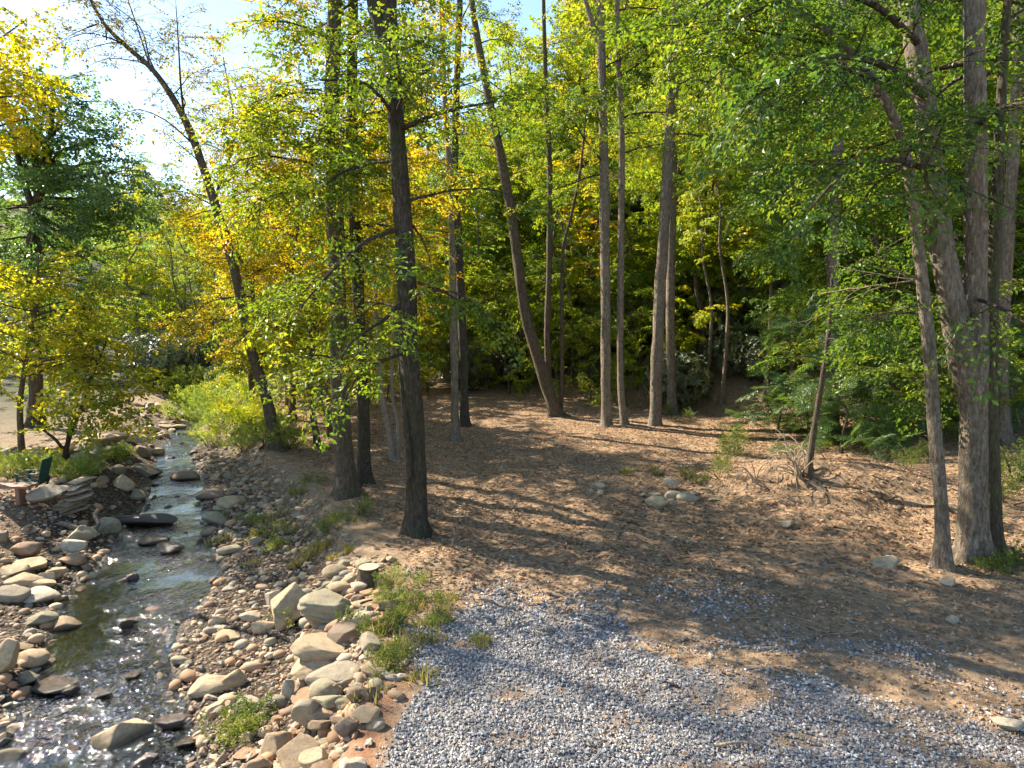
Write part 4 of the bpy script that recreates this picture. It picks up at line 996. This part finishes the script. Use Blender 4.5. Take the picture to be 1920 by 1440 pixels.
B(614, 1300, 66, 52, 'greenish grey', 'rounded grey-green boulder in front of the smooth grey boulder', None, round_=1, cuts=4, lift=.06)
B(585, 1345, 74, 86, 'grey', 'tall grey boulder low in the rock pile', 'tall grey boulder', cuts=7, lift=.05)
B(612, 1342, 62, 24, 'greenish grey', 'flat grey slab on top of the tall grey boulder', None, lift=.16)
B(600, 1362, 52, 22, 'tan', 'long flat tan cobble below the flat grey slab', None, lift=.14)
B(603, 1378, 48, 20, 'tan', 'sausage shaped tan cobble under the long flat tan cobble', None, lift=.12)
B(570, 1410, 98, 74, 'tan', 'broad tan boulder at the bottom of the rock pile', 'broad tan boulder', cuts=6, lift=.06)
B(596, 1432, 66, 44, 'buff', 'pale boulder in front of the broad tan boulder, beside the gravel', None, lift=.08)
B(515, 1392, 72, 46, 'tan', 'long tan boulder lying aslant at the foot of the rock pile', 'aslant tan boulder', rz=.7, tilt=(0, -.25))
B(490, 1432, 50, 34, 'tan', 'tan cobble at the lower frame edge beside the aslant boulder', None)
B(470, 1318, 52, 36, 'pale', 'egg shaped pale boulder on the gravel bar', 'egg shaped pale boulder', round_=1, cuts=3)
B(518, 1318, 42, 34, 'grey', 'round grey boulder right of the egg shaped pale boulder', None, round_=1, cuts=3)
B(544, 1298, 30, 54, 'pale', 'upright pointed pale stone among the cobbles', 'upright pointed stone', depth=.9, lift=.05)
B(665, 1315, 38, 34, 'tan', 'tan block at the gravel edge', None, lift=.08)
B(690, 1300, 40, 36, 'brown', 'brown boulder in the dark hollow beside the gravel', None)
B(690, 1345, 60, 40, 'tan', 'tan boulder capped with red clay at the gravel edge', 'clay capped boulder', lift=.02)
B(652, 1372, 46, 38, 'brown', 'speckled brown boulder below the clay capped boulder', None, lift=.08)
B(632, 1072, 52, 34, 'buff', 'square buff boulder beside the tree stump', 'square buff boulder', lift=.02)
B(636, 1103, 44, 30, 'tan', 'rounded tan boulder behind the banded boulder', None, round_=.9)
B(672, 1100, 34, 22, 'pale', 'pale flat stone beside the stump foot', None)
B(395, 1272, 94, 40, 'buff', 'low flat buff boulder alone on the pebble bar', 'low buff boulder', round_=.9, cuts=5, lift=-.05)
B(440, 1270, 50, 40, 'tan', 'slanting tan stone right of the low buff boulder', None, rz=.7, tilt=(0, -.4))
B(500, 1172, 52, 30, 'buff', 'triangular buff stone on the pebble bar', 'triangular buff stone')
B(430, 1190, 50, 14, 'buff', 'thin flat buff slab on the pebble bar', 'thin buff slab')
B(468, 1157, 40, 18, 'pale', 'small pale slab above the triangular buff stone', None)
B(515, 1120, 40, 44, 'pale', 'pale slanting stone beside the pale wedge boulder', None, tilt=(0, -.5))
B(232, 1390, 100, 62, 'buff', 'large pale boulder with a flat sloping face at the near water edge', 'large pale stream boulder', cuts=8, lift=.12, rz=.3)
B(350, 898, 54, 30, 'brown', 'rounded brown boulder alone in midstream', 'midstream boulder', round_=1, cuts=4, wet=False, lift=.08)
B(10, 1238, 56, 78, 'buff', 'tall pale boulder cut by the frame edge on the left bank', 'tall pale left boulder', lift=.1)
B(60, 1232, 62, 36, 'tan', 'smooth tan boulder beside the tall pale left boulder', None, round_=1)
B(52, 1272, 42, 34, 'greenish grey', 'grey-green boulder below the smooth tan boulder', None)
B(75, 1160, 64, 32, 'greenish grey', 'mossy grey-green boulder on the left shore', 'mossy shore boulder')
B(120, 1170, 60, 34, 'tan', 'sloping tan boulder right beside the mossy shore boulder', None)
B(52, 1030, 54, 40, 'rusty', 'rusty orange boulder on the left bank', 'rusty orange boulder', round_=.8)
B(64, 1056, 66, 26, 'buff', 'flat buff slab below the rusty orange boulder', None)
B(140, 1030, 46, 26, 'pale', 'pale block stacked at the left water edge', 'pale stacked block', lift=.12)
B(134, 1047, 50, 26, 'rusty', 'rusty block under the pale stacked block', None)
B(25, 1068, 50, 26, 'buff', 'buff slab left of the flat slabs on the bank', None)
B(46, 1084, 76, 30, 'tan', 'long tan slab on the left bank', 'long tan slab', cuts=7)
B(84, 1082, 34, 40, 'buff', 'slanting buff block against the long tan slab', None, tilt=(0, .6))
B(104, 1074, 40, 28, 'tan', 'squat tan block behind the slanting buff block', None)
B(20, 1108, 66, 48, 'grey', 'grey boulder at the left frame edge', 'left edge grey boulder')
B(80, 1100, 60, 18, 'buff', 'narrow buff slab on the left bank', None, lift=.05)
B(68, 1116, 84, 26, 'pale', 'bright pale slab, lowest of the slabs on the left bank', 'bright pale slab')
B(108, 1122, 32, 16, 'buff', 'small buff block at the end of the bright pale slab', None)
B(205, 985, 42, 44, 'greenish grey', 'upright squarish grey-green boulder at the left water edge', 'upright squarish boulder', depth=.6)
B(150, 1000, 54, 40, 'greenish grey', 'shaded rounded boulder behind the pale stacked block', None)
B(275, 987, 112, 24, 'dark grey', 'long dark slab jutting into the stream', 'long dark slab', depth=.3, cuts=4, round_=1, wet=True, lift=.08)
B(285, 1026, 62, 14, 'brown', 'thin flat brown slab awash in the stream', 'awash brown slab', wet=True, lift=.05)
B(318, 1043, 48, 22, 'brown', 'dark wet boulder in the rapids', 'dark wet boulder', wet=True, lift=.07)
B(288, 1152, 42, 20, 'tan', 'pointed tan stone by the right water edge', None, lift=.05)
B(235, 1188, 46, 22, 'brown', 'brown ridge stone in the glittering water', 'brown ridge stone', wet=True, lift=.06)
B(172, 1148, 24, 14, 'pale', 'small pale stone alone in the water', None, lift=.04)
B(228, 1098, 34, 20, 'tan', 'slanting tan stone midstream', None, tilt=(0, -.4), lift=.05)
B(250, 1098, 26, 14, 'brown', 'brown stone beside the slanting midstream stone', None, wet=True, lift=.05)
B(190, 1325, 46, 20, 'brown', 'low brown stone in the near water', 'low brown water stone', wet=True, lift=.05)
B(95, 1300, 86, 18, 'brown', 'long brown rock just above the near water', None, wet=True, lift=.05)
B(135, 1320, 26, 18, 'brown', 'small dark stone in the near water', None, wet=True, lift=.05)
B(78, 1428, 30, 22, 'tan', 'tan stone at the lower left in the near water', None, lift=.05)
B(15, 1425, 66, 40, 'greenish grey', 'large grey-green boulder in the lower left corner', 'corner boulder', wet=False)
B(285, 1150 + 75, 30, 16, 'pale', 'pale flat stone at the right shore', None)
B(325, 1358, 58, 26, 'brown', 'flat brown stone between pool and stream', None, wet=True, lift=.05)
B(405, 955 + 15, 48, 38, 'greenish grey', 'grey-green boulder at the right water edge upstream', 'upstream shore boulder')
B(395, 923, 58, 22, 'brown', 'brown boulder on the shore below the midstream boulder', None)
B(440, 940, 60, 30, 'tan', 'broad tan boulder among the upstream cobbles', None)
B(430, 1030, 46, 22, 'greenish grey', 'flat grey-green stone at the water edge', None)
B(225, 880, 34, 26, 'greenish grey', 'pyramid shaped stone on the left bank top', 'pyramid stone', cuts=12, round_=0)
B(278, 882, 56, 22, 'dark grey', 'dark slab shelving into the stream upstream', None, tilt=(0, .3))
B(70, 852, 66, 34, 'grey', 'long grey boulder in the row behind the maples', 'long row boulder')
B(112, 848, 52, 32, 'tan', 'tan boulder in the row behind the low forked maple', None)
B(165, 858, 66, 44, 'grey', 'big shaded boulder at the end of the row', 'shaded end boulder')
B(15, 848, 50, 26, 'grey', 'grey boulder at the frame edge of the row', None)
B(190, 822, 84, 22, 'buff', 'wide buff ledge above the shaded end boulder', 'wide buff ledge')
B(245, 822, 58, 22, 'pale', 'pale flat boulder at the top of the bank', None)
B(265, 845, 40, 26, 'brown', 'brown boulder beside the far rapids', None)
B(205, 842, 50, 18, 'dark grey', 'dark slab under the wide buff ledge', None)
B(1232, 938, 44, 24, 'buff', 'largest buff stone of the small heap on the clearing', 'heap stone')
B(1258, 912, 28, 22, 'pale', 'white angular stone on top of the small heap', None, lift=.1)
B(1258, 928, 42, 18, 'grey', 'grey slab in the small heap', None)
B(1290, 931, 40, 22, 'grey', 'grey block at the right end of the small heap', None)
B(1262, 941, 20, 18, 'tan', 'round tan cobble in front of the grey slab of the heap', None)
B(1660, 1052, 50, 30, 'grey', 'grey stone half buried in front of the arching trunk', 'half buried stone')
B(1780, 1092, 34, 22, 'pale', 'pale stone just below the massive trunk', None)
B(1478, 982, 28, 18, 'grey', 'lone grey stone on the dirt', None)
B(1785, 1162, 24, 20, 'pale', 'small white stone on the shaded dirt below the massive trunk', None)
B(1885, 1355, 60, 22, 'pale', 'bleached flat stone at the gravel right edge', None)

# cobbles one can count, sorted by where they lie
COB = [make_mesh('river_stone', *(lambda q: (q[0], [q[1]]))(rock_shape(500 + k, 3, 7 + k % 6, .1 + .08 * k, .11)), 'stone') for k in range(10)]
COBW = []
for me in COB:
    c = me.copy(); c.materials.clear(); c.materials.append(M['wet_stone']); COBW.append(c)
rs = np.random.default_rng(77); CANDS = []
def clash(x, y, r, f): return any((x - a) ** 2 + (y - b_) ** 2 < ((r + c) * f) ** 2 for a, b_, c in placed)
def cobbles(n, sampler, smin, smax, f=.8, wet=False, power=2.0, zone='', cols=('tan', 'buff', 'grey', 'greenish grey', 'brown', 'pale', 'rusty')):
    c = 0
    for _ in range(n * 40):
        if c >= n: break
        x, y = sampler(); r = smin + (smax - smin) * rs.random() ** power
        if clash(x, y, r, f): continue
        flat = rs.uniform(.35, .8); k = int(rs.integers(10)); col = cols[int(rs.integers(len(cols)))]
        z = max(ground_z(x, y), ZW - .03) if wet else None
        o = put_stone('river_stone', (COBW if wet else COB)[k], x, y, (r * rs.uniform(.9, 1.35), r * rs.uniform(.7, 1.0), r * flat), rs.uniform(0, 2 * pi), col, (rs.normal(0, .18), rs.normal(0, .18)), .36, z)
        placed.append((x, y, r)); c += 1
        CANDS.append((o, 'wet ' + col if wet else col, 'flat' if flat < .48 else ('rounded' if k % 6 < 3 else 'blocky'), r, zone))
def s_pile():
    y = rs.uniform(5.2, 11.2); return edge_x(y) + rs.normal(-.42, .30), y
def s_bar():
    y = 6 + 16 * rs.random() ** 1.3; c = stream_c(y) + stream_w(y); return c + (edge_x(y) - c) * rs.uniform(.02, .95), y
def s_left():
    y = 6.5 + 9 * rs.random() ** 1.1; c = stream_c(y) - stream_w(y); return c - rs.uniform(-.1, 3.4), y
def s_leftup():
    y = rs.uniform(14, 33); c = stream_c(y) - stream_w(y); return c - rs.uniform(-.1, 2.2), y
def s_water():
    y = 6.5 + 22 * rs.random() ** 1.6; return stream_c(y) + rs.uniform(-1, 1) * stream_w(y), y
def s_rivet():
    y = rs.uniform(26, 34); c = stream_c(y) - stream_w(y); return c - rs.uniform(0, 1.6), y
def s_upbar():
    y = rs.uniform(13, 24); c = stream_c(y) + stream_w(y); return c + (edge_x(y) - c) * rs.uniform(.0, .9), y
def s_heap(): return 3.3 + rs.normal(0, .75), 15.3 + rs.normal(0, .45)
cobbles(60, s_pile, .09, .24, .62, zone='pile')
cobbles(60, s_bar, .06, .17, .9, power=3, zone='bar')
cobbles(42, s_upbar, .10, .28, .8, zone='bar', cols=('grey', 'greenish grey', 'tan', 'brown', 'grey'))
cobbles(50, s_left, .07, .24, .75, zone='left bank')
cobbles(22, s_leftup, .12, .40, .8, zone='left bank')
cobbles(26, s_rivet, .14, .34, .65, zone='left bank', cols=('grey', 'greenish grey', 'pale', 'buff'))
cobbles(24, s_water, .06, .16, 1.2, True, zone='water', cols=('brown', 'grey', 'dark grey', 'tan'))
cobbles(22, s_heap, .07, .17, .6, zone='heap', cols=('tan', 'buff', 'grey', 'pale'))
bk = {}
for o, col, shp, r, zone in CANDS:
    x, y = o.location.x, o.location.y
    lx, ly, ph = min(LAND, key=lambda q: (q[0] - x) ** 2 + (q[1] - y) ** 2)
    rel = ('behind' if y > ly else 'in front of') if abs(y - ly) > abs(x - lx) else ('left of' if x < lx else 'right of')
    bk.setdefault((col, shp, rel, ph), []).append((math.hypot(x - lx, y - ly), o, zone))
ZN = {'pile': 'stones piled at the gravel edge', 'bar': 'stones on the gravel bar', 'left bank': 'stones on the left bank', 'water': 'stones in the water', 'heap': 'stones heaped on the clearing'}
for (col, shp, rel, ph), it in bk.items():
    it.sort(key=lambda q: q[0])
    for i_, (d_, o, zone) in enumerate(it):
        lab = f'{shp} {col} stone {rel} the {ph}' if len(it) == 1 else f'{"nearest" if i_ == 0 else ORD[i_] + " nearest"} {shp} {col} stone {rel} the {ph}'
        tag(o, lab, 'stone', ZN[zone])

# pebbles nobody could count
def scatter_stuff(name, label, xy, size, cols, sub, seed, flat=(.4, .8), zoff=0.0, jit=.25, mat='grain', colw=None):
    rr = np.random.default_rng(seed); V, F = ICO[sub] if sub >= 0 else (np.array([[1, 0, 0], [-1, 0, 0], [0, 1, 0], [0, -1, 0], [0, 0, 1], [0, 0, -1.]]), np.array([[0, 2, 4], [2, 1, 4], [1, 3, 4], [3, 0, 4], [2, 0, 5], [1, 2, 5], [3, 1, 5], [0, 3, 5]]))
    n = len(xy); x, y = xy[:, 0], xy[:, 1]; z = H(x, y)
    W = V[None] * (1 + rr.uniform(-jit, jit, (n, len(V), 1)))
    S = np.stack([size * rr.uniform(.9, 1.4, n), size * rr.uniform(.7, 1., n), size * rr.uniform(*flat, n)], 1)
    W = W * S[:, None]; a = rr.uniform(0, 2 * pi, n); tl = rr.normal(0, .35, n)
    W = np.stack([W[..., 0], W[..., 1] * np.cos(tl)[:, None] - W[..., 2] * np.sin(tl)[:, None], W[..., 1] * np.sin(tl)[:, None] + W[..., 2] * np.cos(tl)[:, None]], -1)
    W = np.stack([W[..., 0] * np.cos(a)[:, None] - W[..., 1] * np.sin(a)[:, None], W[..., 0] * np.sin(a)[:, None] + W[..., 1] * np.cos(a)[:, None], W[..., 2]], -1)
    W = W + np.stack([x, y, z + S[:, 2] * .35 + zoff], 1)[:, None]
    C = np.array(cols)[rr.choice(len(cols), n, p=colw)] * rr.uniform(.7, 1.25, (n, 1))
    me = make_mesh(name, W.reshape(-1, 3), [(F[None] + (np.arange(n) * len(V))[:, None, None]).reshape(-1, 3)], mat, tint=np.repeat(C[:, None], len(V), 1).reshape(-1, 3), smooth=sub > 0)
    return tag(add(name, me), label, None, None, 'stuff')
rp = np.random.default_rng(88)
def gather(n, sampler, ok=None):
    out = []
    while len(out) < n:
        x, y = sampler()
        if ok is None or ok(x, y): out.append((x, y))
    return np.array(out)
rs = rp
xy = np.vstack([gather(3600, s_bar), gather(1500, s_left), gather(900, s_pile), gather(500, s_upbar)])
sz = .014 + .055 * rp.random(len(xy)) ** 3
scatter_stuff('pebbles', 'small brown and tan pebbles covering the stream banks', xy, sz, [(.34, .24, .15), (.43, .31, .19), (.24, .165, .105), (.27, .235, .175), (.46, .36, .235), (.30, .175, .105)], 0, 1)
xy = np.vstack([gather(330, s_left), gather(260, s_pile), gather(260, s_bar), gather(210, s_upbar), gather(110, s_leftup), gather(80, s_rivet)])
scatter_stuff('cobbles', 'lesser tan and grey cobbles filling the banks between the larger stones', xy, .045 + .075 * rp.random(len(xy)) ** 2, [(.38, .27, .16), (.45, .34, .205), (.28, .24, .175), (.24, .165, .10), (.34, .29, .19), (.38, .225, .12)], 1, 6, (.4, .75), -.01, .09)
xy = np.vstack([gather(8000, s_bar), gather(3500, s_left)])
scatter_stuff('fine_pebbles', 'fine brown shingle between the cobbles', xy, .010 + .02 * rp.random(len(xy)) ** 2, [(.26, .18, .12), (.34, .25, .17), (.18, .12, .085), (.30, .17, .11), (.40, .32, .23)], -1, 4)
xy = gather(1800, s_water)
scatter_stuff('stream_bed_stones', 'drowned brown stones on the stream bed', xy, .03 + .07 * rp.random(len(xy)) ** 2, [(.13, .09, .055), (.18, .135, .09), (.10, .085, .065), (.22, .15, .08)], 0, 2)
# loose gravel of the drive
n = 200000
gx_, gy_ = rp.uniform(-2.6, 8.5, n), 4.9 + 6.2 * rp.random(n) ** 1.6
w_ = gravel_w(gx_, gy_); patch = vnoise(gx_ * 1.7, gy_ * 1.7, seed=61) * .25
k_ = (rp.random(n) < np.clip(w_ + patch * (w_ > .05), .012, 1) ** 1.2) & (np.abs(960 + FPX * gx_ / gy_ - 960) < 1020) & (gx_ > edge_x(gy_) - .1)
xy = np.stack([gx_[k_], gy_[k_]], 1)[:46000]
print('gravel', len(xy), k_.sum())
scatter_stuff('gravel', 'loose grey crushed gravel on the drive', xy, (.006 + .019 * rp.random(len(xy)) ** 2.2) * (1 + .25 * sstep(7, 10, xy[:, 1])), [(.235, .228, .225), (.33, .318, .30), (.46, .44, .41), (.14, .137, .14), (.30, .25, .20)], -1, 3, (.5, .9), .004, .3)
# fallen leaves
n = 150000
lx_, ly_ = rp.uniform(-9, 17, n), 5 + 30 * rp.random(n) ** 1.5
w_ = clearing_w(lx_, ly_) * (1 - .82 * gravel_w(lx_, ly_)) + .10 * (lx_ < edge_x(ly_))
w_ = w_ * np.clip(.6 + .8 * vnoise(lx_ * .8, ly_ * .8, seed=62), .22, 1)
k_ = rp.random(n) < w_
x, y = lx_[k_], ly_[k_]; n = len(x); print('litter', n)
c, w = stream_c(y), stream_w(y); dry = np.abs(x - c) > w
x, y = x[dry], y[dry]; n = len(x)
base = np.stack([x, y, H(x, y) + .012], 1); a = rp.uniform(0, 2 * pi, n)
d = np.stack([np.cos(a), np.sin(a), rp.normal(.1, .3, n)], 1); nn = np.stack([rp.normal(0, .35, n), rp.normal(0, .35, n), np.ones(n)], 1)
Q = leaf_quads(rp, base, d, nn, (.028 + .08 * rp.random(n) ** 1.5) * (1 - .35 * sstep(10.5, 8.5, y)), .33, .13)
T = np.repeat(np.stack([rp.random(n), rp.random(n), 0 * x], 1)[:, None], 4, 1).reshape(-1, 3)
b_ = np.arange(n)[:, None] * 4
tag(add('leaf_litter', make_mesh('leaf_litter', Q.reshape(-1, 3), [np.concatenate([b_ + np.array([[0, 1, 2]]), b_ + np.array([[0, 2, 3]])])], 'litter', tint=T, smooth=False)), 'dry fallen leaves strewn over the dirt', None, None, 'stuff')
# clods and crumbs of trodden soil
n = 26000
cx_, cy_ = rp.uniform(-5, 13, n), 7 + 15 * rp.random(n) ** 1.5
k_ = (rp.random(n) < clearing_w(cx_, cy_) * (1 - gravel_w(cx_, cy_)) * np.clip(.45 + .9 * vnoise(cx_ * 1.1, cy_ * 1.6, seed=63), .05, 1))
xy = np.stack([cx_[k_], cy_[k_]], 1)[:9000]
scatter_stuff('soil_clods', 'crumbs and clods of trodden brown soil', xy, .008 + .035 * rp.random(len(xy)) ** 3, [(.20, .14, .088), (.27, .195, .125), (.14, .095, .06), (.33, .25, .165)], -1, 7, (.4, .8), 0, .3)
# twigs and bark chips among the leaves
tl_ = Soup()
for k in range(900):
    y_ = 8 + 24 * rp.random() ** 1.4; x_ = rp.uniform(-6, 14)
    if x_ < edge_x(y_) + .3 or hill_s(x_, y_) > 2: continue
    a_ = rp.uniform(0, 2 * pi); L_ = .12 + .45 * rp.random() ** 2; z_ = ground_z(x_, y_) + .015
    m_ = np.array([x_, y_, z_ + rp.uniform(0, .05)]); d_ = np.array([cos(a_), sin(a_), rp.normal(0, .12)]) * L_ / 2; k_ = np.cross(d_, UP) * rp.normal(0, .2)
    tl_.tube([m_ - d_, m_ + k_, m_ + d_], [.008, .007, .004], 4, cap=False)
tag(add('twig_litter', tl_.mesh('twig_litter', 'dry_twig')), 'short broken twigs strewn among the fallen leaves', None, None, 'stuff')
#@@PROPS
# ================================================================== made things and odd pieces
def rotz(a): return np.array([[cos(a), -sin(a), 0], [sin(a), cos(a), 0], [0, 0, 1.]])
def roty(a): return np.array([[cos(a), 0, sin(a)], [0, 1, 0], [-sin(a), 0, cos(a)]])
def bevel(o, w=.008):
    m = o.modifiers.new('bevel', 'BEVEL'); m.width = w; m.segments = 2; return o
def empty(name, loc, rz, label, cat, group=None):
    r = bpy.data.objects.new(name, None); COL.objects.link(r); r.location = loc; r.rotation_euler = (0, 0, rz); r.empty_display_size = .2
    return tag(r, label, cat, group)
def part(name, parent, mat, boxes):
    s_ = Soup()
    for b_ in boxes: s_.box(*b_)
    return bevel(add(name, s_.mesh(name, mat, smooth=False), parent))
# bench
g = ghit(28, 948)
be = empty('bench', (g[0] - .62, g[1] + .1, g[2]), .02, 'low reddish wooden bench on the stony terrace at the left edge', 'bench')
for yy in (-.095, .095): part('plank', be, 'bench_wood', [((0, yy, .40), (1.9, .175, .055))])
for xx in (-.65, .68): part('leg', be, 'bench_wood', [((xx, 0, .185), (.085, .24, .375))])
# green chair seen from its side
g = ghit(58, 925)
ch = empty('garden_chair', (g[0], g[1] + .1, g[2]), 0.12, 'dark green wooden armchair facing left behind the bench', 'chair'); ch.scale = (.78,) * 3
for yy in (-.29, .29):
    part('front_leg', ch, 'green_paint', [((-.27, yy, .29), (.05, .05, .58))])
    part('back_leg', ch, 'green_paint', [((.22, yy, .19), (.05, .05, .42), roty(.45))])
    part('armrest', ch, 'green_paint', [((-.03, yy, .595), (.64, .09, .03))])
for k in range(5): part('seat_slat', ch, 'green_paint', [((-.24 + .11 * k, 0, .36 - .025 * k), (.095, .52, .022), roty(.22))])
for k in range(5): part('back_slat', ch, 'green_paint', [((.33, -.22 + .11 * k, .62), (.022, .095, .78), roty(.24))])
part('back_rail', ch, 'green_paint', [((.315, 0, .42), (.03, .56, .06), roty(.24))])
# layered outcrop of stacked slabs
g = ghit(112, 968)
oc = empty('rock_outcrop', (g[0], g[1] + .35, g[2] - .05), .25, 'tilted outcrop of thin stacked rock layers below the green chair', 'rock')
rr = np.random.default_rng(301)
for k in range(9):
    V, F = rock_shape(310 + k, 3, 13, 0., .14); V = V * np.array([.46 - .022 * k + rr.normal(0, .05), .42 - .02 * k + rr.normal(0, .04), .07 + rr.uniform(-.02, .025)])
    o = add('slab', make_mesh('slab', V, [F], 'stone'), oc, (.035 * k + rr.normal(0, .02), rr.normal(0, .02), .05 + .085 * k), (.06, -.20, rr.normal(0, .2)))
    o.color = (.25 + rr.normal(0, .02), .195, .125, 1)
V, F = rock_shape(330, 4, 8, .3, .1)
o = add('capstone', make_mesh('capstone', V * np.array([.46, .36, .16]), [F], 'stone'), oc, (-.32, -.12, .55), (0, -.15, .4)); o.color = (.30, .24, .16, 1)
# tree stump
g = ghit(690, 1096)
sp_ = empty('tree_stump', g, 0, 'freshly cut pale tree stump beside the square buff boulder', 'stump')
s_ = Soup(); s_.tube([[0, 0, -.08], [0, 0, .06], [.005, 0, .17], [.01, 0, .27]], [.22, .18, .165, .158], 20, 5, .10, cap=False); add('stump_side', s_.mesh('stump_side', 'bark_brown'), sp_)
th = np.arange(20) * 2 * pi / 20
V = np.vstack([np.stack([.01 + .16 * np.cos(th), .16 * np.sin(th), np.full(20, .268)], 1), [[.01, 0, .272]]])
add('cut_face', make_mesh('cut_face', V, [np.stack([np.arange(20), (np.arange(20) + 1) % 20, np.full(20, 20)], 1)], 'cut_wood'), sp_)
# small cart on the far terrace
g = ghit(243, 756)
ct = empty('utility_cart', g, .2, 'small pale two-wheeled cart on the far terrace beyond the stream', 'cart')
part('tub', ct, 'pale_metal', [((0, 0, .46), (.62, .5, .05)), ((0, .25, .55), (.66, .03, .22)), ((0, -.25, .55), (.66, .03, .22)), ((.33, 0, .55), (.03, .48, .22)), ((-.33, 0, .55), (.03, .48, .22))])
for yy in (-.3, .3):
    s_ = Soup(); th = np.linspace(0, 2 * pi, 17); s_.tube(np.stack([.15 * np.cos(th) - .05, np.full(17, yy), .19 + .15 * np.sin(th)], 1), np.full(17, .045), 8, cap=False)
    add('wheel', s_.mesh('wheel', 'rubber'), ct)
s_ = Soup(); s_.tube([[.3, 0, .42], [.55, 0, .32], [.75, 0, .12]], [.025] * 3, 6); add('drawbar', s_.mesh('drawbar', 'rubber'), ct)
# dry arching stems round the sapling on the mound
def bare_bush(name, label, loc, n, L, el, az, seed, mat='dry_twig', r=.009, droop=1.2, cat='bush'):
    rr = np.random.default_rng(seed); root = empty(name, loc, 0, label, cat)
    for k in range(n):
        a = az[0] + rr.uniform(-az[1], az[1]); e = rr.uniform(*el); l = L * rr.uniform(.6, 1.15)
        C = branch_curve(rr, rr.normal(0, .06, 3) * np.array([1, 1, 0]) - np.array([0, 0, .05]), side_dir(a, e), l, 9, droop * rr.uniform(.3, 1.3), .12)
        s_ = Soup(); s_.tube(C, np.linspace(r * rr.uniform(.7, 1.3), .005, len(C)), 5)
        for q in range(2):
            i_ = int(rr.integers(3, 8)); B2 = branch_curve(rr, C[i_], unit(C[i_ + 1] - C[i_]) + rr.normal(0, .5, 3), l * .3, 4, .8, .15); s_.tube(B2, np.linspace(.005, .002, 5), 4)
        add('stem', s_.mesh('stem', mat), root)
    return root
g = ghit(1503, 893); bare_bush('dry_bush', 'dry bush of arching bare stems at the foot of the leaning sapling', g, 26, 1.6, (.5, 1.35), (pi * .8, 1.9), 401, r=.016)
g = ghit(1410, 900); bare_bush('dry_weed', 'few pale stems bent over beside the green plants at the mound edge', g, 8, 1.1, (.9, 1.4), (pi * .7, 2.5), 402, droop=2.2, r=.016)
g = at(1728, 520, 12.2); bare_bush('dead_bough', 'pale leafless bough jutting from the arching trunk', g, 5, 2.2, (-.1, .25), (pi, .5), 403, droop=.0, r=.014, cat='branch')
g = ghit(1914, 800); 
rt = empty('bare_stem', g, 0, 'pale crooked bare stem beyond the mossy trunk at the frame edge', 'stem')
s_ = Soup(); c_, _ = catmull(np.array([[0, 0, -.1], [-.25, 0, .7], [-.45, .05, 1.6], [-.75, 0, 2.1], [-1.1, 0, 2.3]]), .15); s_.tube(c_, np.linspace(.03, .012, len(c_)), 6); add('stem', s_.mesh('stem', 'dry_twig'), rt)
# driftwood root at the bank
g = ghit(140, 1000)
s_ = Soup(); c_, _ = catmull(np.array([[-.5, 0, .05], [-.3, .05, .18], [0, 0, .12], [.3, .05, .06], [.45, .1, .15], [.3, .25, .3], [.35, .3, .42]]), .06); s_.tube(c_, np.linspace(.06, .04, len(c_)), 8, 3, .15)
tag(add('driftwood_root', s_.mesh('driftwood_root', 'bark_pale'), None, g), 'twisted pale driftwood root below the rock outcrop', 'driftwood')
# fallen sticks
rr = np.random.default_rng(501)
for k, (x_, y_, L, a, lab) in enumerate([(1690, 938, .9, .35, 'dark curved stick poking out of the dirt in front of the arching trunk'), (1440, 940, .8, .6, 'pale stick on the dirt below the mound'),
        (1330, 945, .7, .5, 'thin stick right of the small stone heap'), (1200, 985, .5, -.3, 'short stick on the shaded dirt'), (1500, 1065, .45, .05, 'straight pale stick on the shaded dirt'),
        (1380, 1395, .5, .4, 'dark twig on the gravel'), (1290, 1290, .45, -.1, 'short dark twig among leaves on the drive'), (610, 1085, .6, .5, 'weathered stick leaning among the cobbles'),
        (470, 1078, .7, .35, 'grey stick at the edge of the pebble bar'), (700, 1130, .4, .7, 'broken twig beside the banded boulder'), (840, 905, 1.3, .05, 'long branch lying beyond the forked trunk'),
        (1150, 905, .6, .2, 'stick left of the small stone heap'), (1590, 995, .5, -.4, 'forked stick on the churned dirt'), (660, 1290, .5, .3, 'bent twig lying over the rock pile')]):
    g = ghit(x_, y_); C = branch_curve(rr, [-L / 2, 0, .03], [1, 0, .12], L, 7, .2, .12)
    s_ = Soup(); s_.tube(C, np.linspace(.018, .006, len(C)), 6)
    tag(add('fallen_stick', s_.mesh('fallen_stick', 'dry_twig' if k % 3 else 'twig'), None, g, (0, 0, a)), lab, 'stick', 'sticks on the ground')
